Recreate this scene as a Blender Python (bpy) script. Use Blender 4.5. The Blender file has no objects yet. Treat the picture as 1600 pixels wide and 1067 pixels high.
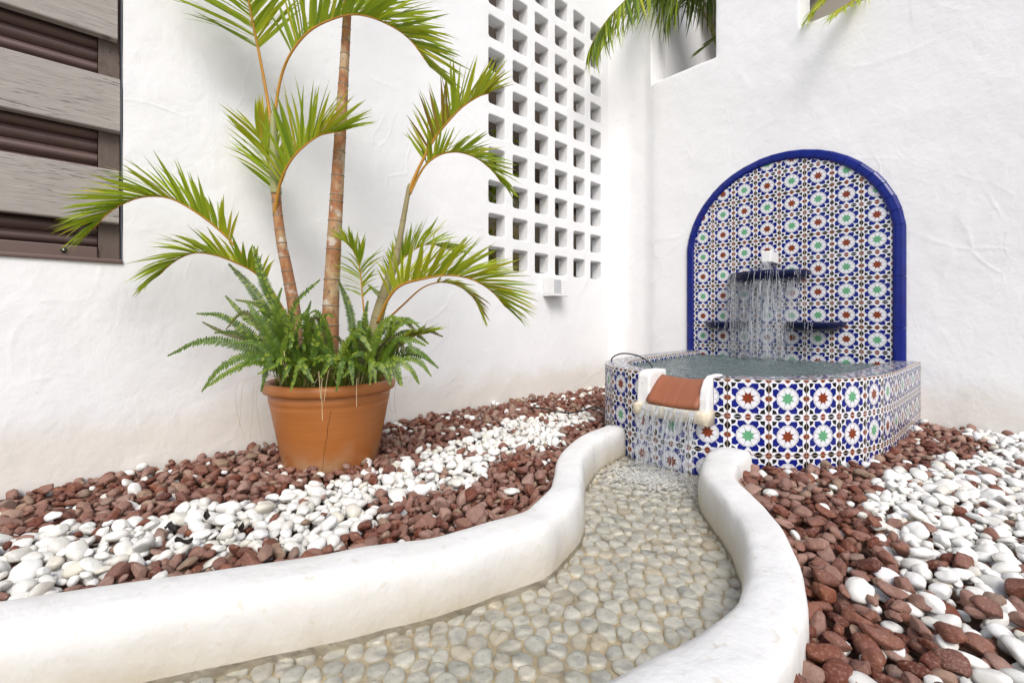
import bpy, bmesh, math, random
import numpy as np
from mathutils import Vector, Matrix, noise

random.seed(11)
rng = np.random.default_rng(5)
R = math.radians
C = bpy.context.scene.collection
SC = bpy.context.scene

# ------------------------------------------------------------------ camera, sky, sun, exposure
CA, CB, CZ, FPX = 0.7327, 0.6806, 0.55, 705.0          # yaw of the two walls, eye height, focal length in photo px
cam = bpy.data.cameras.new('camera')
cam.lens = FPX / 1600 * 36; cam.sensor_width = 36; cam.sensor_fit = 'HORIZONTAL'
cam.shift_y = -33.5 / 1600
cam.clip_start = 0.02; cam.clip_end = 200
camo = bpy.data.objects.new('camera', cam); C.objects.link(camo)
camo.location = (0, 0, CZ); camo.rotation_euler = (R(90), 0, math.atan2(CA, CB))
SC.camera = camo

SUN = Vector((0.66, -0.50, 0.80)).normalized()
world = bpy.data.worlds.new('World'); SC.world = world; world.use_nodes = True
wn = world.node_tree; bg = wn.nodes['Background']
sky = wn.nodes.new('ShaderNodeTexSky'); sky.sky_type = 'NISHITA'; sky.sun_disc = False
sky.sun_elevation = math.asin(SUN.z); sky.sun_rotation = math.atan2(SUN.x, SUN.y)
sky.air_density = 1.0; sky.dust_density = 2.5; sky.ozone_density = 1.0
wn.links.new(sky.outputs[0], bg.inputs[0]); bg.inputs[1].default_value = 0.13
sl = bpy.data.lights.new('sun', 'SUN'); sl.energy = 1.75; sl.angle = R(28); sl.color = (1, 0.985, 0.965)
slo = bpy.data.objects.new('sun', sl); C.objects.link(slo)
slo.rotation_euler = SUN.to_track_quat('Z', 'Y').to_euler()
SC.view_settings.view_transform = 'Standard'; SC.view_settings.look = 'None'
SC.view_settings.exposure = 0.40; SC.view_settings.gamma = 1
SC.view_settings.use_curve_mapping = False
SC.render.engine = 'CYCLES'
SC.cycles.use_denoising = True
SC.cycles.max_bounces = 10; SC.cycles.transparent_max_bounces = 24; SC.cycles.diffuse_bounces = 5
SC.cycles.caustics_reflective = False; SC.cycles.caustics_refractive = False

def at(px, py, Y):                      # a point seen at photo pixel (px,py), Y metres ahead of the eye
    X = (px - 800) / FPX * Y
    return Vector((CB * X - CA * Y, CA * X + CB * Y, CZ + (500 - py) / FPX * Y))
def gnd(px, py, z=0.03):
    return at(px, py, (CZ - z) * FPX / (py - 500))
def depth(v):
    return -CA * v[0] + CB * v[1]
def project(v):
    Y = max(depth(v), 1e-3); X = CB * v[0] + CA * v[1]
    return 800 + FPX * X / Y, 500 - FPX * (v[2] - CZ) / Y

# ------------------------------------------------------------------ helpers
class MB:
    def __init__(s): s.v = []; s.f = []; s.m = []
    def face(s, pts, m=0):
        i = len(s.v); s.v += [tuple(p) for p in pts]; s.f.append(tuple(range(i, i + len(pts)))); s.m.append(m)
    def box(s, a, b, m=0):
        x0, y0, z0 = a; x1, y1, z1 = b
        i = len(s.v)
        s.v += [(x0,y0,z0),(x1,y0,z0),(x1,y1,z0),(x0,y1,z0),(x0,y0,z1),(x1,y0,z1),(x1,y1,z1),(x0,y1,z1)]
        for q in ((0,3,2,1),(4,5,6,7),(0,1,5,4),(1,2,6,5),(2,3,7,6),(3,0,4,7)):
            s.f.append(tuple(i + k for k in q)); s.m.append(m)
    def tube(s, pts, rad, n=6, m=0, caps=True):
        pts = [Vector(p) for p in pts]
        if not hasattr(rad, '__len__'): rad = [rad] * len(pts)
        base = len(s.v); prev = None
        for k, p in enumerate(pts):
            t = (pts[min(k + 1, len(pts) - 1)] - pts[max(k - 1, 0)]).normalized()
            if prev is None:
                a = t.cross(Vector((0, 0, 1)))
                if a.length < 0.1: a = t.cross(Vector((0, 1, 0)))
            else:
                a = prev - t * prev.dot(t)
            a.normalize(); prev = a; b = t.cross(a)
            for j in range(n):
                w = 2 * math.pi * j / n
                s.v.append(tuple(p + (a * math.cos(w) + b * math.sin(w)) * rad[k]))
        for k in range(len(pts) - 1):
            for j in range(n):
                s.f.append((base + k*n + j, base + k*n + (j+1) % n, base + (k+1)*n + (j+1) % n, base + (k+1)*n + j)); s.m.append(m)
        if caps:
            s.f.append(tuple(base + j for j in reversed(range(n)))); s.m.append(m)
            s.f.append(tuple(base + (len(pts)-1)*n + j for j in range(n))); s.m.append(m)
    def grid(s, rows, m=0, closed=False):
        base = len(s.v); nr = len(rows); nc = len(rows[0])
        for r in rows: s.v += [tuple(p) for p in r]
        for i in range(nr - 1):
            for j in range(nc - (0 if closed else 1)):
                k = (j + 1) % nc
                s.f.append((base+i*nc+j, base+i*nc+k, base+(i+1)*nc+k, base+(i+1)*nc+j)); s.m.append(m)
    def mesh(s, name, mats, smooth=False, recalc=False):
        me = bpy.data.meshes.new(name); me.from_pydata(s.v, [], s.f)
        for mt in (mats if isinstance(mats, (list, tuple)) else [mats]): me.materials.append(mt)
        me.polygons.foreach_set('material_index', s.m)
        if smooth: me.polygons.foreach_set('use_smooth', [True] * len(s.f))
        if recalc:
            bm = bmesh.new(); bm.from_mesh(me)
            bmesh.ops.remove_doubles(bm, verts=bm.verts, dist=1e-5)
            bmesh.ops.recalc_face_normals(bm, faces=bm.faces); bm.to_mesh(me); bm.free()
        me.update(); return me
    def build(s, name, mats, parent=None, smooth=False, recalc=False):
        return link(name, s.mesh(name, mats, smooth, recalc), parent)

def link(name, me, parent=None, mw=None):
    o = bpy.data.objects.new(name, me); C.objects.link(o)
    if parent is not None: o.parent = parent
    if mw is not None: o.matrix_basis = mw
    return o
def bevel(o, w, seg=2, ang=35):
    b = o.modifiers.new('bevel', 'BEVEL'); b.width = w; b.segments = seg; b.limit_method = 'ANGLE'; b.angle_limit = R(ang)
    return o
def tag(o, label=None, cat=None, group=None, kind=None):
    if label: o['label'] = label
    if cat: o['category'] = cat
    if group: o['group'] = group
    if kind: o['kind'] = kind
    return o
def root(name, loc, label, cat, group=None):
    o = bpy.data.objects.new(name, None); C.objects.link(o); o.location = loc
    return tag(o, label, cat, group)
def spline(pts, n):
    pts = [Vector(p) for p in pts]; out = []
    P = [pts[0] * 2 - pts[1]] + pts + [pts[-1] * 2 - pts[-2]]
    m = len(pts) - 1
    for i in range(n):
        t = i / (n - 1) * m; k = min(int(t), m - 1); t -= k
        a, b, c, d = P[k:k+4]
        out.append(0.5 * ((2*b) + (c - a)*t + (2*a - 5*b + 4*c - d)*t*t + (-a + 3*b - 3*c + d)*t**3))
    return out
def resample(pts, step=None, n=None):
    L = [0]
    for a, b in zip(pts, pts[1:]): L.append(L[-1] + (b - a).length)
    n = n or max(2, int(L[-1] / step) + 1); out = []; k = 0
    for i in range(n):
        d = L[-1] * i / (n - 1)
        while k < len(L) - 2 and L[k+1] < d: k += 1
        f = (d - L[k]) / max(1e-9, L[k+1] - L[k]); out.append(pts[k].lerp(pts[k+1], f))
    return out
def sm(a, b, x):
    t = min(1, max(0, (x - a) / (b - a))); return t * t * (3 - 2 * t)
def nz(x, y, z=0): return noise.noise(Vector((x, y, z)))

# ------------------------------------------------------------------ materials
class NT:
    def __init__(s, name, rough=0.6, spec=0.5):
        s.m = bpy.data.materials.new(name); s.m.use_nodes = True
        s.t = s.m.node_tree; s.p = s.t.nodes['Principled BSDF']; s.out = s.t.nodes['Material Output']
        s.p.inputs['Roughness'].default_value = rough; s.p.inputs['Specular IOR Level'].default_value = spec
    def n(s, typ, ins=None, **kw):
        nd = s.t.nodes.new(typ)
        for k, v in kw.items(): setattr(nd, k, v)
        for k, v in (ins or {}).items():
            if isinstance(v, bpy.types.NodeSocket): s.t.links.new(v, nd.inputs[k])
            else: nd.inputs[k].default_value = v
        return nd
    def pos(s): return s.n('ShaderNodeNewGeometry').outputs['Position']
    def noise(s, vec, scale, detail=4, rough=0.55, dist=0.0):
        return s.n('ShaderNodeTexNoise', {'Vector': vec, 'Scale': scale, 'Detail': detail, 'Roughness': rough, 'Distortion': dist}).outputs['Fac']
    def ramp(s, fac, stops, interp='LINEAR'):
        nd = s.n('ShaderNodeValToRGB', {'Fac': fac}); nd.color_ramp.interpolation = interp
        e = nd.color_ramp.elements
        while len(e) < len(stops): e.new(0.5)
        for el, (p, c) in zip(e, stops):
            el.position = p; el.color = (c, c, c, 1) if not hasattr(c, '__len__') else (*c, 1)
        return nd.outputs['Color']
    def math(s, op, a, b=0.5, clamp=False):
        nd = s.n('ShaderNodeMath', {0: a, 1: b}, operation=op); nd.use_clamp = clamp; return nd.outputs[0]
    def mix(s, f, a, b, mode='MIX'):
        nd = s.t.nodes.new('ShaderNodeMix'); nd.data_type = 'RGBA'; nd.blend_type = mode
        for k, v in ((0, f), (6, a), (7, b)):
            if isinstance(v, bpy.types.NodeSocket): s.t.links.new(v, nd.inputs[k])
            else: nd.inputs[k].default_value = v if k == 0 else (*v, 1)
        return nd.outputs[2]
    def mapping(s, vec, scale=(1,1,1), rot=(0,0,0)):
        return s.n('ShaderNodeMapping', {'Vector': vec, 'Scale': scale, 'Rotation': rot}).outputs[0]
    def col(s, v): 
        if isinstance(v, bpy.types.NodeSocket): s.t.links.new(v, s.p.inputs['Base Color'])
        else: s.p.inputs['Base Color'].default_value = (*v, 1)
    def bump(s, h, strength=0.5, dist=0.01, prev=None):
        d = {'Height': h, 'Strength': strength, 'Distance': dist}
        if prev is not None: d['Normal'] = prev
        o = s.n('ShaderNodeBump', d).outputs[0]
        s.t.links.new(o, s.p.inputs['Normal']); return o
    def rnd(s):                       # one random number per pebble, joined or single
        a = s.n('ShaderNodeNewGeometry').outputs['Random Per Island']; b = s.n('ShaderNodeObjectInfo').outputs['Random']
        return s.math('FRACT', s.math('ADD', a, b))

def mat_plaster(name, dirty=False, base=(0.80, 0.795, 0.785), coarse=1.0):
    k = NT(name, 0.75, 0.25); p = k.pos()
    big = k.noise(p, 1.1, 3)
    c = k.mix(k.ramp(big, [(0.35, 0.0), (0.7, 1.0)]), base, tuple(x * f for x, f in zip(base, (0.965, 0.965, 0.965))))
    fine = k.noise(p, 9, 6, 0.6)
    c = k.mix(k.ramp(fine, [(0.55, 0.0), (0.8, 0.35)]), c, tuple(x * f for x, f in zip(base, (0.93, 0.92, 0.89))))
    sep = k.n('ShaderNodeSeparateXYZ', {0: p}).outputs['Z']
    if dirty:                       # algae and sand stains along the water line of the channel kerbs
        w = k.math('ADD', sep, k.math('MULTIPLY', k.math('SUBTRACT', k.noise(p, 7, 5), 0.5), 0.11))
        c = k.mix(k.ramp(k.math('ADD', k.math('MULTIPLY', w, 4.0), 0.5), [(0.20, 0.95), (0.42, 0.55), (0.66, 0.14), (0.84, 0.0)]), c, (0.47, 0.40, 0.27))
        specks = k.noise(p, 38, 3, 0.5)
        c = k.mix(k.ramp(specks, [(0.64, 0.0), (0.72, 0.5)]), c, (0.55, 0.50, 0.38))
    else:                           # splash marks low on the walls
        w = k.math('ADD', sep, k.math('MULTIPLY', k.noise(p, 6, 5), -0.25))
        c = k.mix(k.ramp(w, [(0.0, 0.5), (0.13, 0.0)]), c, (0.66, 0.60, 0.50))
    k.col(c)
    b1 = k.bump(k.noise(p, 2.6 if not dirty else 7.0, 4), 0.32 * coarse, 0.05 if not dirty else 0.03)
    v = k.n('ShaderNodeTexVoronoi', {'Vector': k.n('ShaderNodeVectorMath', {0: p, 1: k.n('ShaderNodeTexNoise', {'Vector': p, 'Scale': 1.0, 'Detail': 1.0}).outputs['Color']}, operation='ADD').outputs[0], 'Scale': 1.3}, feature='DISTANCE_TO_EDGE').outputs['Distance']
    ridge = k.math('MULTIPLY', k.ramp(v, [(0.0, 1.0), (0.03, 0.0)]), k.ramp(k.noise(p, 3.1, 2), [(0.5, 0.0), (0.62, 1.0)]))
    v2 = k.n('ShaderNodeTexVoronoi', {'Vector': k.n('ShaderNodeVectorMath', {0: k.mapping(p, (1.6, 1.6, 1.0), (0.7, 0.7, 0.2)), 1: k.n('ShaderNodeTexNoise', {'Vector': p, 'Scale': 1.6, 'Detail': 1.0}).outputs['Color']}, operation='ADD').outputs[0], 'Scale': 2.6}, feature='DISTANCE_TO_EDGE').outputs['Distance']
    ridge2 = k.math('MULTIPLY', k.ramp(v2, [(0.0, 1.0), (0.05, 0.0)]), k.ramp(k.noise(p, 2.3, 2), [(0.54, 0.0), (0.64, 1.0)]))
    b2 = k.bump(k.math('ADD', ridge, ridge2), (0.0 if dirty else 0.20), 0.006, b1)
    b3 = k.bump(k.noise(k.mapping(p, (1, 1, 0.6), (0.5, 0.4, 0)), 8, 6, 0.6, 0.6), 0.30 if not dirty else 0.42, 0.014, b2)
    k.bump(k.noise(p, 75, 4), 0.25, 0.003, b3)
    return k.m

def mat_simple(name, c, rough=0.6, spec=0.5, var=0.12, scale=20, bump=0.0, metallic=0.0):
    k = NT(name, rough, spec); p = k.pos(); f = k.noise(p, scale, 4)
    k.col(k.mix(f, tuple(x * (1 - var) for x in c), tuple(min(1, x * (1 + var)) for x in c)))
    k.p.inputs['Metallic'].default_value = metallic
    if bump: k.bump(k.noise(p, scale * 3, 5), bump, 0.004)
    return k.m

def mat_glaze(name, c, var=0.15, rough=0.14, spec=0.3):
    k = NT(name, rough, spec); p = k.pos()
    f = k.noise(p, 22, 4)
    k.col(k.mix(f, tuple(x * (1 - var) for x in c), tuple(min(1, x * (1 + var)) for x in c)))
    k.bump(k.noise(p, 60, 2), 0.06, 0.004)
    return k.m

def mat_stone_red(name):
    k = NT(name, 0.5, 0.35); tc = k.n('ShaderNodeTexCoord').outputs['Object']; p = k.pos(); r = k.rnd()
    tone = k.ramp(r, [(0.0, (0.075, 0.017, 0.008)), (0.22, (0.16, 0.040, 0.017)), (0.42, (0.11, 0.028, 0.014)), (0.60, (0.22, 0.070, 0.032)),
                      (0.76, (0.22, 0.10, 0.067)), (0.87, (0.30, 0.185, 0.145)), (0.94, (0.34, 0.24, 0.15)), (1.0, (0.18, 0.135, 0.11))])
    pp = k.n('ShaderNodeVectorMath', {0: p, 1: k.n('ShaderNodeCombineXYZ', {0: k.math('MULTIPLY', r, 37.0)}).outputs[0]}, operation='ADD').outputs[0]
    c = k.mix(k.ramp(k.noise(pp, 38, 5, 0.65), [(0.3, 0.0), (0.75, 0.8)]), tone, k.mix(0.5, tone, (0.11, 0.03, 0.022)))
    dust = k.math('MULTIPLY', k.ramp(k.noise(p, 2.2, 3), [(0.34, 0.1), (0.62, 0.85)]), k.ramp(k.math('FRACT', k.math('MULTIPLY', r, 13.7)), [(0.25, 0.0), (0.95, 1.0)]))
    c = k.mix(dust, c, (0.38, 0.24, 0.19))
    vein = k.n('ShaderNodeTexVoronoi', {'Vector': k.n('ShaderNodeVectorMath', {0: pp, 1: k.n('ShaderNodeTexNoise', {'Vector': pp, 'Scale': 30.0}).outputs['Color']}, operation='ADD').outputs[0], 'Scale': 16.0}, feature='DISTANCE_TO_EDGE').outputs['Distance']
    vm = k.math('MULTIPLY', k.ramp(vein, [(0.0, 0.7), (0.035, 0.0)]), k.ramp(k.noise(pp, 14, 2), [(0.5, 0.0), (0.62, 1.0)]))
    c = k.mix(vm, c, (0.46, 0.33, 0.27))
    c = k.mix(k.ramp(k.noise(pp, 190, 3), [(0.54, 0.0), (0.70, 0.5)]), c, (0.40, 0.25, 0.19))
    k.col(c); k.bump(k.noise(pp, 60, 6, 0.7), 0.8, 0.006)
    return k.m
def mat_stone_white(name, wet=False):
    k = NT(name, 0.42 if not wet else 0.3, 0.4); p = k.pos(); r = k.rnd()
    if wet:
        tone = k.ramp(r, [(0.0, (0.80, 0.755, 0.63)), (0.4, (0.84, 0.81, 0.70)), (0.7, (0.77, 0.74, 0.63)), (0.88, (0.68, 0.67, 0.59)), (1.0, (0.79, 0.68, 0.49))])
    else:
        tone = k.ramp(r, [(0.0, (0.79, 0.785, 0.76)), (0.45, (0.73, 0.715, 0.66)), (0.75, (0.80, 0.79, 0.775)), (0.9, (0.64, 0.60, 0.50)), (1.0, (0.60, 0.60, 0.58))])
    pp = k.n('ShaderNodeVectorMath', {0: p, 1: k.n('ShaderNodeCombineXYZ', {0: k.math('MULTIPLY', r, 31.0)}).outputs[0]}, operation='ADD').outputs[0]
    c = k.mix(k.ramp(k.noise(pp, 30, 5, 0.6), [(0.5, 0.0), (0.85, 0.65)]), tone, (0.52, 0.47, 0.37) if not wet else (0.42, 0.37, 0.27))
    c = k.mix(k.ramp(k.noise(pp, 16, 3, 0.5, 1.5), [(0.60, 0.0), (0.66, 0.35), (0.72, 0.0)]), c, (0.50, 0.50, 0.49))
    k.col(c); k.bump(k.noise(pp, 70, 4), 0.25, 0.003)
    return k.m

def mat_leaf(name, stops, rough=0.42, trans=0.42, glow=0.5):
    k = NT(name, rough, 0.4); r = k.n('ShaderNodeObjectInfo').outputs['Random']; p = k.pos()
    isl = k.n('ShaderNodeNewGeometry').outputs['Random Per Island']
    f = k.math('FRACT', k.math('ADD', k.math('ADD', r, k.math('MULTIPLY', isl, 0.5)), k.math('MULTIPLY', k.noise(p, 14, 3), 0.30)))
    c = k.ramp(f, stops)
    k.col(c)
    tr = k.n('ShaderNodeBsdfTranslucent', {'Color': k.mix(glow, c, (0.40, 0.46, 0.04))})
    mx = k.n('ShaderNodeMixShader', {0: trans, 1: k.p.outputs[0], 2: tr.outputs[0]})
    k.t.links.new(mx.outputs[0], k.out.inputs['Surface'])
    return k.m

def mat_wood(name, light, dark, axis=(1, 6, 45), crack=0.8):
    k = NT(name, 0.7, 0.25); p = k.pos()
    q = k.mapping(p, axis)
    g = k.noise(q, 2.0, 6, 0.6, 0.8)
    c = k.mix(k.ramp(g, [(0.36, 0.0), (0.68, 1.0)]), light, tuple(0.80 * a + 0.20 * b for a, b in zip(light, dark)))
    g2 = k.noise(k.mapping(p, (axis[0], axis[1] * 1.0, axis[2] * 2.6)), 2.0, 3, 0.6)
    crk = k.math('MULTIPLY', k.ramp(g2, [(0.60, 0.0), (0.65, 1.0)]), k.ramp(k.noise(p, 6, 3), [(0.45, 0.15), (0.65, 1.0)]))
    c = k.mix(k.math('MULTIPLY', crk, crack), c, dark)
    k.col(c); k.bump(k.math('SUBTRACT', g, k.math('MULTIPLY', crk, 0.8)), 0.5, 0.004)
    return k.m

def mat_trunk(name):
    k = NT(name, 0.7, 0.3); p = k.pos()
    f = k.noise(k.mapping(p, (1, 1, 0.55)), 9, 4, 0.6)
    c = k.ramp(f, [(0.30, (0.36, 0.29, 0.19)), (0.42, (0.40, 0.20, 0.09)), (0.50, (0.30, 0.125, 0.055)), (0.58, (0.42, 0.29, 0.16)), (0.70, (0.52, 0.45, 0.35))])
    sp = k.noise(k.mapping(p, (1, 1, 0.7)), 70, 4, 0.7)
    c = k.mix(k.ramp(sp, [(0.54, 0.0), (0.66, 0.75)]), c, (0.13, 0.10, 0.08))
    w = k.noise(p, 16, 3)
    c = k.mix(k.ramp(w, [(0.60, 0.0), (0.68, 0.7)]), c, (0.58, 0.55, 0.48))
    k.col(c); k.bump(k.noise(p, 60, 5), 0.4, 0.004); return k.m

def mat_water(name, tint=(1, 1, 1), body=None, bodyfac=0.0, bscale=26.0, bdist=0.01):
    # clear water: Fresnel share mirrors, the rest passes through, a little body colour if the water is deep
    k = NT(name); p = k.pos(); k.t.nodes.remove(k.p)
    b = k.n('ShaderNodeBump', {'Height': k.noise(p, bscale, 4, 0.5, 0.8), 'Strength': 0.7, 'Distance': bdist}).outputs[0]
    tr = k.n('ShaderNodeBsdfTransparent', {'Color': (*tint, 1)}).outputs[0]
    if body:
        df = k.n('ShaderNodeBsdfDiffuse', {'Color': (*body, 1), 'Normal': b}).outputs[0]
        tr = k.n('ShaderNodeMixShader', {0: bodyfac, 1: tr, 2: df}).outputs[0]
    gl = k.n('ShaderNodeBsdfGlossy', {'Color': (1, 1, 1, 1), 'Roughness': 0.04, 'Normal': b}).outputs[0]
    fr = k.n('ShaderNodeFresnel', {'IOR': 1.33, 'Normal': b}).outputs[0]
    k.t.links.new(k.n('ShaderNodeMixShader', {0: fr, 1: tr, 2: gl}).outputs[0], k.out.inputs['Surface'])
    return k.m
def mat_spray(name, dens, shine=1.0, tone=(0.85, 0.87, 0.90), zs=0.35, sc=60, lo=(0.35, 0.25), hi=0.7):
    k = NT(name); p = k.pos(); k.t.nodes.remove(k.p)
    tr = k.n('ShaderNodeBsdfTransparent', {'Color': (0.97, 0.98, 0.99, 1)}).outputs[0]
    df = k.n('ShaderNodeBsdfDiffuse', {'Color': (*tone, 1)}).outputs[0]
    tl = k.n('ShaderNodeBsdfTranslucent', {'Color': (*tone, 1)}).outputs[0]
    d2 = k.n('ShaderNodeMixShader', {0: 0.45, 1: df, 2: tl}).outputs[0]
    f = k.math('MULTIPLY', k.ramp(k.noise(k.mapping(p, (1, 1, zs)), sc, 3), [lo, (hi, 1.0)]), dens)
    a = k.n('ShaderNodeMixShader', {0: f, 1: tr, 2: d2}).outputs[0]
    gl = k.n('ShaderNodeBsdfGlossy', {'Color': (1, 1, 1, 1), 'Roughness': 0.05}).outputs[0]
    fr = k.math('MULTIPLY', k.n('ShaderNodeFresnel', {'IOR': 1.33}).outputs[0], shine)
    k.t.links.new(k.n('ShaderNodeMixShader', {0: fr, 1: a, 2: gl}).outputs[0], k.out.inputs['Surface'])
    return k.m

M_WALL = mat_plaster('white_plaster', base=(0.80, 0.80, 0.80))
M_KERB = mat_plaster('kerb_plaster', dirty=True, base=(0.74, 0.735, 0.72), coarse=1.0)
M_SHADE = mat_simple('wall_paint_with_shade', (0.44, 0.40, 0.34), 0.8, 0.2, 0.1, 3)  # shade of the recess is put into this wall colour
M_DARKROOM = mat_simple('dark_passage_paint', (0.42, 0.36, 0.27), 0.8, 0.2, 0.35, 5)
M_TEAL = mat_simple('teal_sheet', (0.05, 0.42, 0.42), 0.5, 0.4, 0.35, 14)
M_OCHRE = mat_simple('ochre_paint', (0.70, 0.55, 0.28), 0.7, 0.3, 0.3, 4)
M_SOIL = mat_simple('dark_soil', (0.10, 0.055, 0.038), 0.9, 0.2, 0.4, 40, 0.6)
M_MORTAR = mat_simple('sandy_mortar', (0.60, 0.49, 0.32), 0.8, 0.2, 0.35, 30, 0.6)
M_GROUT = mat_simple('tile_grout', (0.62, 0.50, 0.38), 0.8, 0.2, 0.15, 40)
M_TW = mat_glaze('white_glaze', (0.70, 0.70, 0.73), 0.06)
M_TB = mat_glaze('blue_glaze', (0.006, 0.012, 0.17), 0.3)
M_TK = mat_glaze('black_glaze', (0.005, 0.006, 0.005), 0.3)
M_TR = mat_glaze('brown_glaze', (0.20, 0.040, 0.014), 0.25)
M_TG = mat_glaze('green_glaze', (0.12, 0.34, 0.18), 0.2)
M_TL = mat_glaze('grey_line_glaze', (0.16, 0.16, 0.15), 0.2)
TILE_MATS = [M_TW, M_TB, M_TK, M_TR, M_TG, M_TL, M_GROUT]
M_COBALT = mat_glaze('cobalt_border_glaze', (0.006, 0.014, 0.16), 0.4, 0.14)
M_NAVY = mat_glaze('navy_bowl_glaze', (0.006, 0.009, 0.05), 0.35, 0.10)
M_RED = mat_stone_red('red_stone'); M_WHITE = mat_stone_white('white_stone'); M_WETSTONE = mat_stone_white('submerged_stone', True)
M_PLANK = mat_wood('weathered_grey_plank', (0.36, 0.33, 0.30), (0.035, 0.030, 0.027))
M_STILE = mat_wood('dark_brown_wood', (0.125, 0.095, 0.08), (0.03, 0.024, 0.022), (1, 30, 8), 0.7)
M_SLAT = mat_simple('brown_shutter_enamel', (0.125, 0.078, 0.068), 0.42, 0.5, 0.2, 9)
M_STEEL = mat_simple('steel', (0.5, 0.5, 0.48), 0.3, 0.5, 0.1, 30, 0, 1.0)
M_RUBBER = mat_simple('black_rubber', (0.018, 0.018, 0.02), 0.5, 0.4, 0.2, 20)
M_PLASTIC = mat_simple('white_plastic', (0.78, 0.78, 0.77), 0.4, 0.5, 0.03, 10)
M_FROST = mat_simple('grey_frosted_cover', (0.50, 0.51, 0.52), 0.3, 0.5, 0.12, 40)
M_LEAF = mat_leaf('palm_leaf_green', [(0.0, (0.17, 0.29, 0.02)), (0.35, (0.29, 0.41, 0.026)), (0.7, (0.40, 0.48, 0.03)), (0.93, (0.52, 0.51, 0.035)), (1.0, (0.18, 0.30, 0.02))])
M_LEAFY = mat_leaf('palm_leaf_yellow', trans=0.5, stops=[(0.0, (0.33, 0.47, 0.03)), (0.5, (0.48, 0.56, 0.035)), (0.85, (0.58, 0.57, 0.04)), (1.0, (0.54, 0.44, 0.04))])
M_LEAFB = mat_leaf('palm_leaf_browning', [(0.0, (0.32, 0.24, 0.03)), (0.4, (0.34, 0.18, 0.035)), (0.8, (0.20, 0.09, 0.03)), (1.0, (0.12, 0.06, 0.03))])
M_LEAFD = mat_leaf('palm_leaf_dark', [(0.0, (0.035, 0.075, 0.014)), (0.5, (0.055, 0.105, 0.016)), (0.85, (0.10, 0.15, 0.02)), (1.0, (0.17, 0.19, 0.03))])
M_FERN = mat_leaf('fern_green', trans=0.25, glow=0.15, stops=[(0.0, (0.045, 0.095, 0.008)), (0.4, (0.088, 0.160, 0.012)), (0.8, (0.155, 0.235, 0.018)), (1.0, (0.24, 0.30, 0.025))])
M_FERNB = mat_leaf('fern_old', [(0.0, (0.07, 0.085, 0.03)), (0.5, (0.10, 0.08, 0.035)), (1.0, (0.13, 0.15, 0.03))])
M_GRASS = mat_leaf('tuft_green', [(0.0, (0.10, 0.17, 0.02)), (0.5, (0.20, 0.26, 0.04)), (1.0, (0.33, 0.28, 0.12))])
M_STRAW = mat_simple('dry_straw', (0.52, 0.41, 0.24), 0.8, 0.2, 0.25, 30)
M_PETIOLE = mat_simple('orange_petiole', (0.46, 0.225, 0.03), 0.45, 0.4, 0.25, 12)
M_PETIOLEG = mat_simple('green_petiole', (0.26, 0.22, 0.05), 0.5, 0.4, 0.3, 10)
M_TRUNK = mat_trunk('ringed_palm_bark')
M_SHAFT = mat_simple('green_crownshaft', (0.30, 0.31, 0.14), 0.55, 0.35, 0.3, 12)
M_RING = mat_simple('leaf_scar_bark', (0.25, 0.19, 0.13), 0.8, 0.2, 0.4, 40)
k = NT('terracotta_plastic', 0.42, 0.45); p = k.pos()
f = k.noise(k.mapping(p, (1, 1, 14)), 5, 4); c = k.mix(f, (0.36, 0.118, 0.026), (0.45, 0.162, 0.042))
f2 = k.noise(p, 6, 4); sepz = k.n('ShaderNodeSeparateXYZ', {0: p}).outputs['Z']
low = k.math('MULTIPLY', k.ramp(sepz, [(0.0, 1.0), (0.13, 0.0)]), k.ramp(f2, [(0.42, 0.0), (0.6, 0.75)]))
k.col(k.mix(low, c, (0.50, 0.34, 0.20))); k.bump(k.noise(k.mapping(p, (1, 1, 10)), 14, 3), 0.15, 0.004); M_POT = k.m
k = NT('terracotta_spout', 0.45, 0.4); p = k.pos()
f = k.noise(k.mapping(p, (9, 1, 1)), 9, 5, 0.65)
k.col(k.mix(f, (0.20, 0.058, 0.025), (0.36, 0.13, 0.065))); k.bump(f, 0.4, 0.006); M_SPOUT = k.m
M_LEDGE = mat_simple('limey_plaster_ledge', (0.66, 0.585, 0.45), 0.7, 0.3, 0.35, 26, 0.6)
M_BASINW = mat_water('fountain_water', (0.55, 0.66, 0.64), (0.15, 0.20, 0.20), 0.72, 20.0, 0.06)
M_CHANW = mat_water('channel_water', (0.995, 0.99, 0.97), None, 0, 22.0, 0.008)
M_SPRAY = mat_spray('falling_water', 0.85, 0.6); M_FOAM = mat_spray('foam_water', 0.75, 0.1, (0.90, 0.885, 0.84)); M_SHEET = mat_spray('thin_water_sheet', 0.42, 0.25, (0.88, 0.89, 0.91), 0.10, 70, (0.50, 0.0), 0.72)
M_CRACK = mat_simple('pot_crack', (0.035, 0.014, 0.006), 0.9, 0.1)

# ------------------------------------------------------------------ plaster walls
XL, YR = -2.191, 3.2
SCR = (1.80, 3.06, 0.842, 2.942)                     # opening of the breeze-block screen: y0 y1 z0 z1
WIN = (-1.60, 0.082, 0.757, 2.60)
OP1, OP2 = (-1.850, -1.347, 2.395, 3.30), (-0.832, -0.05, 2.362, 3.30)

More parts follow.
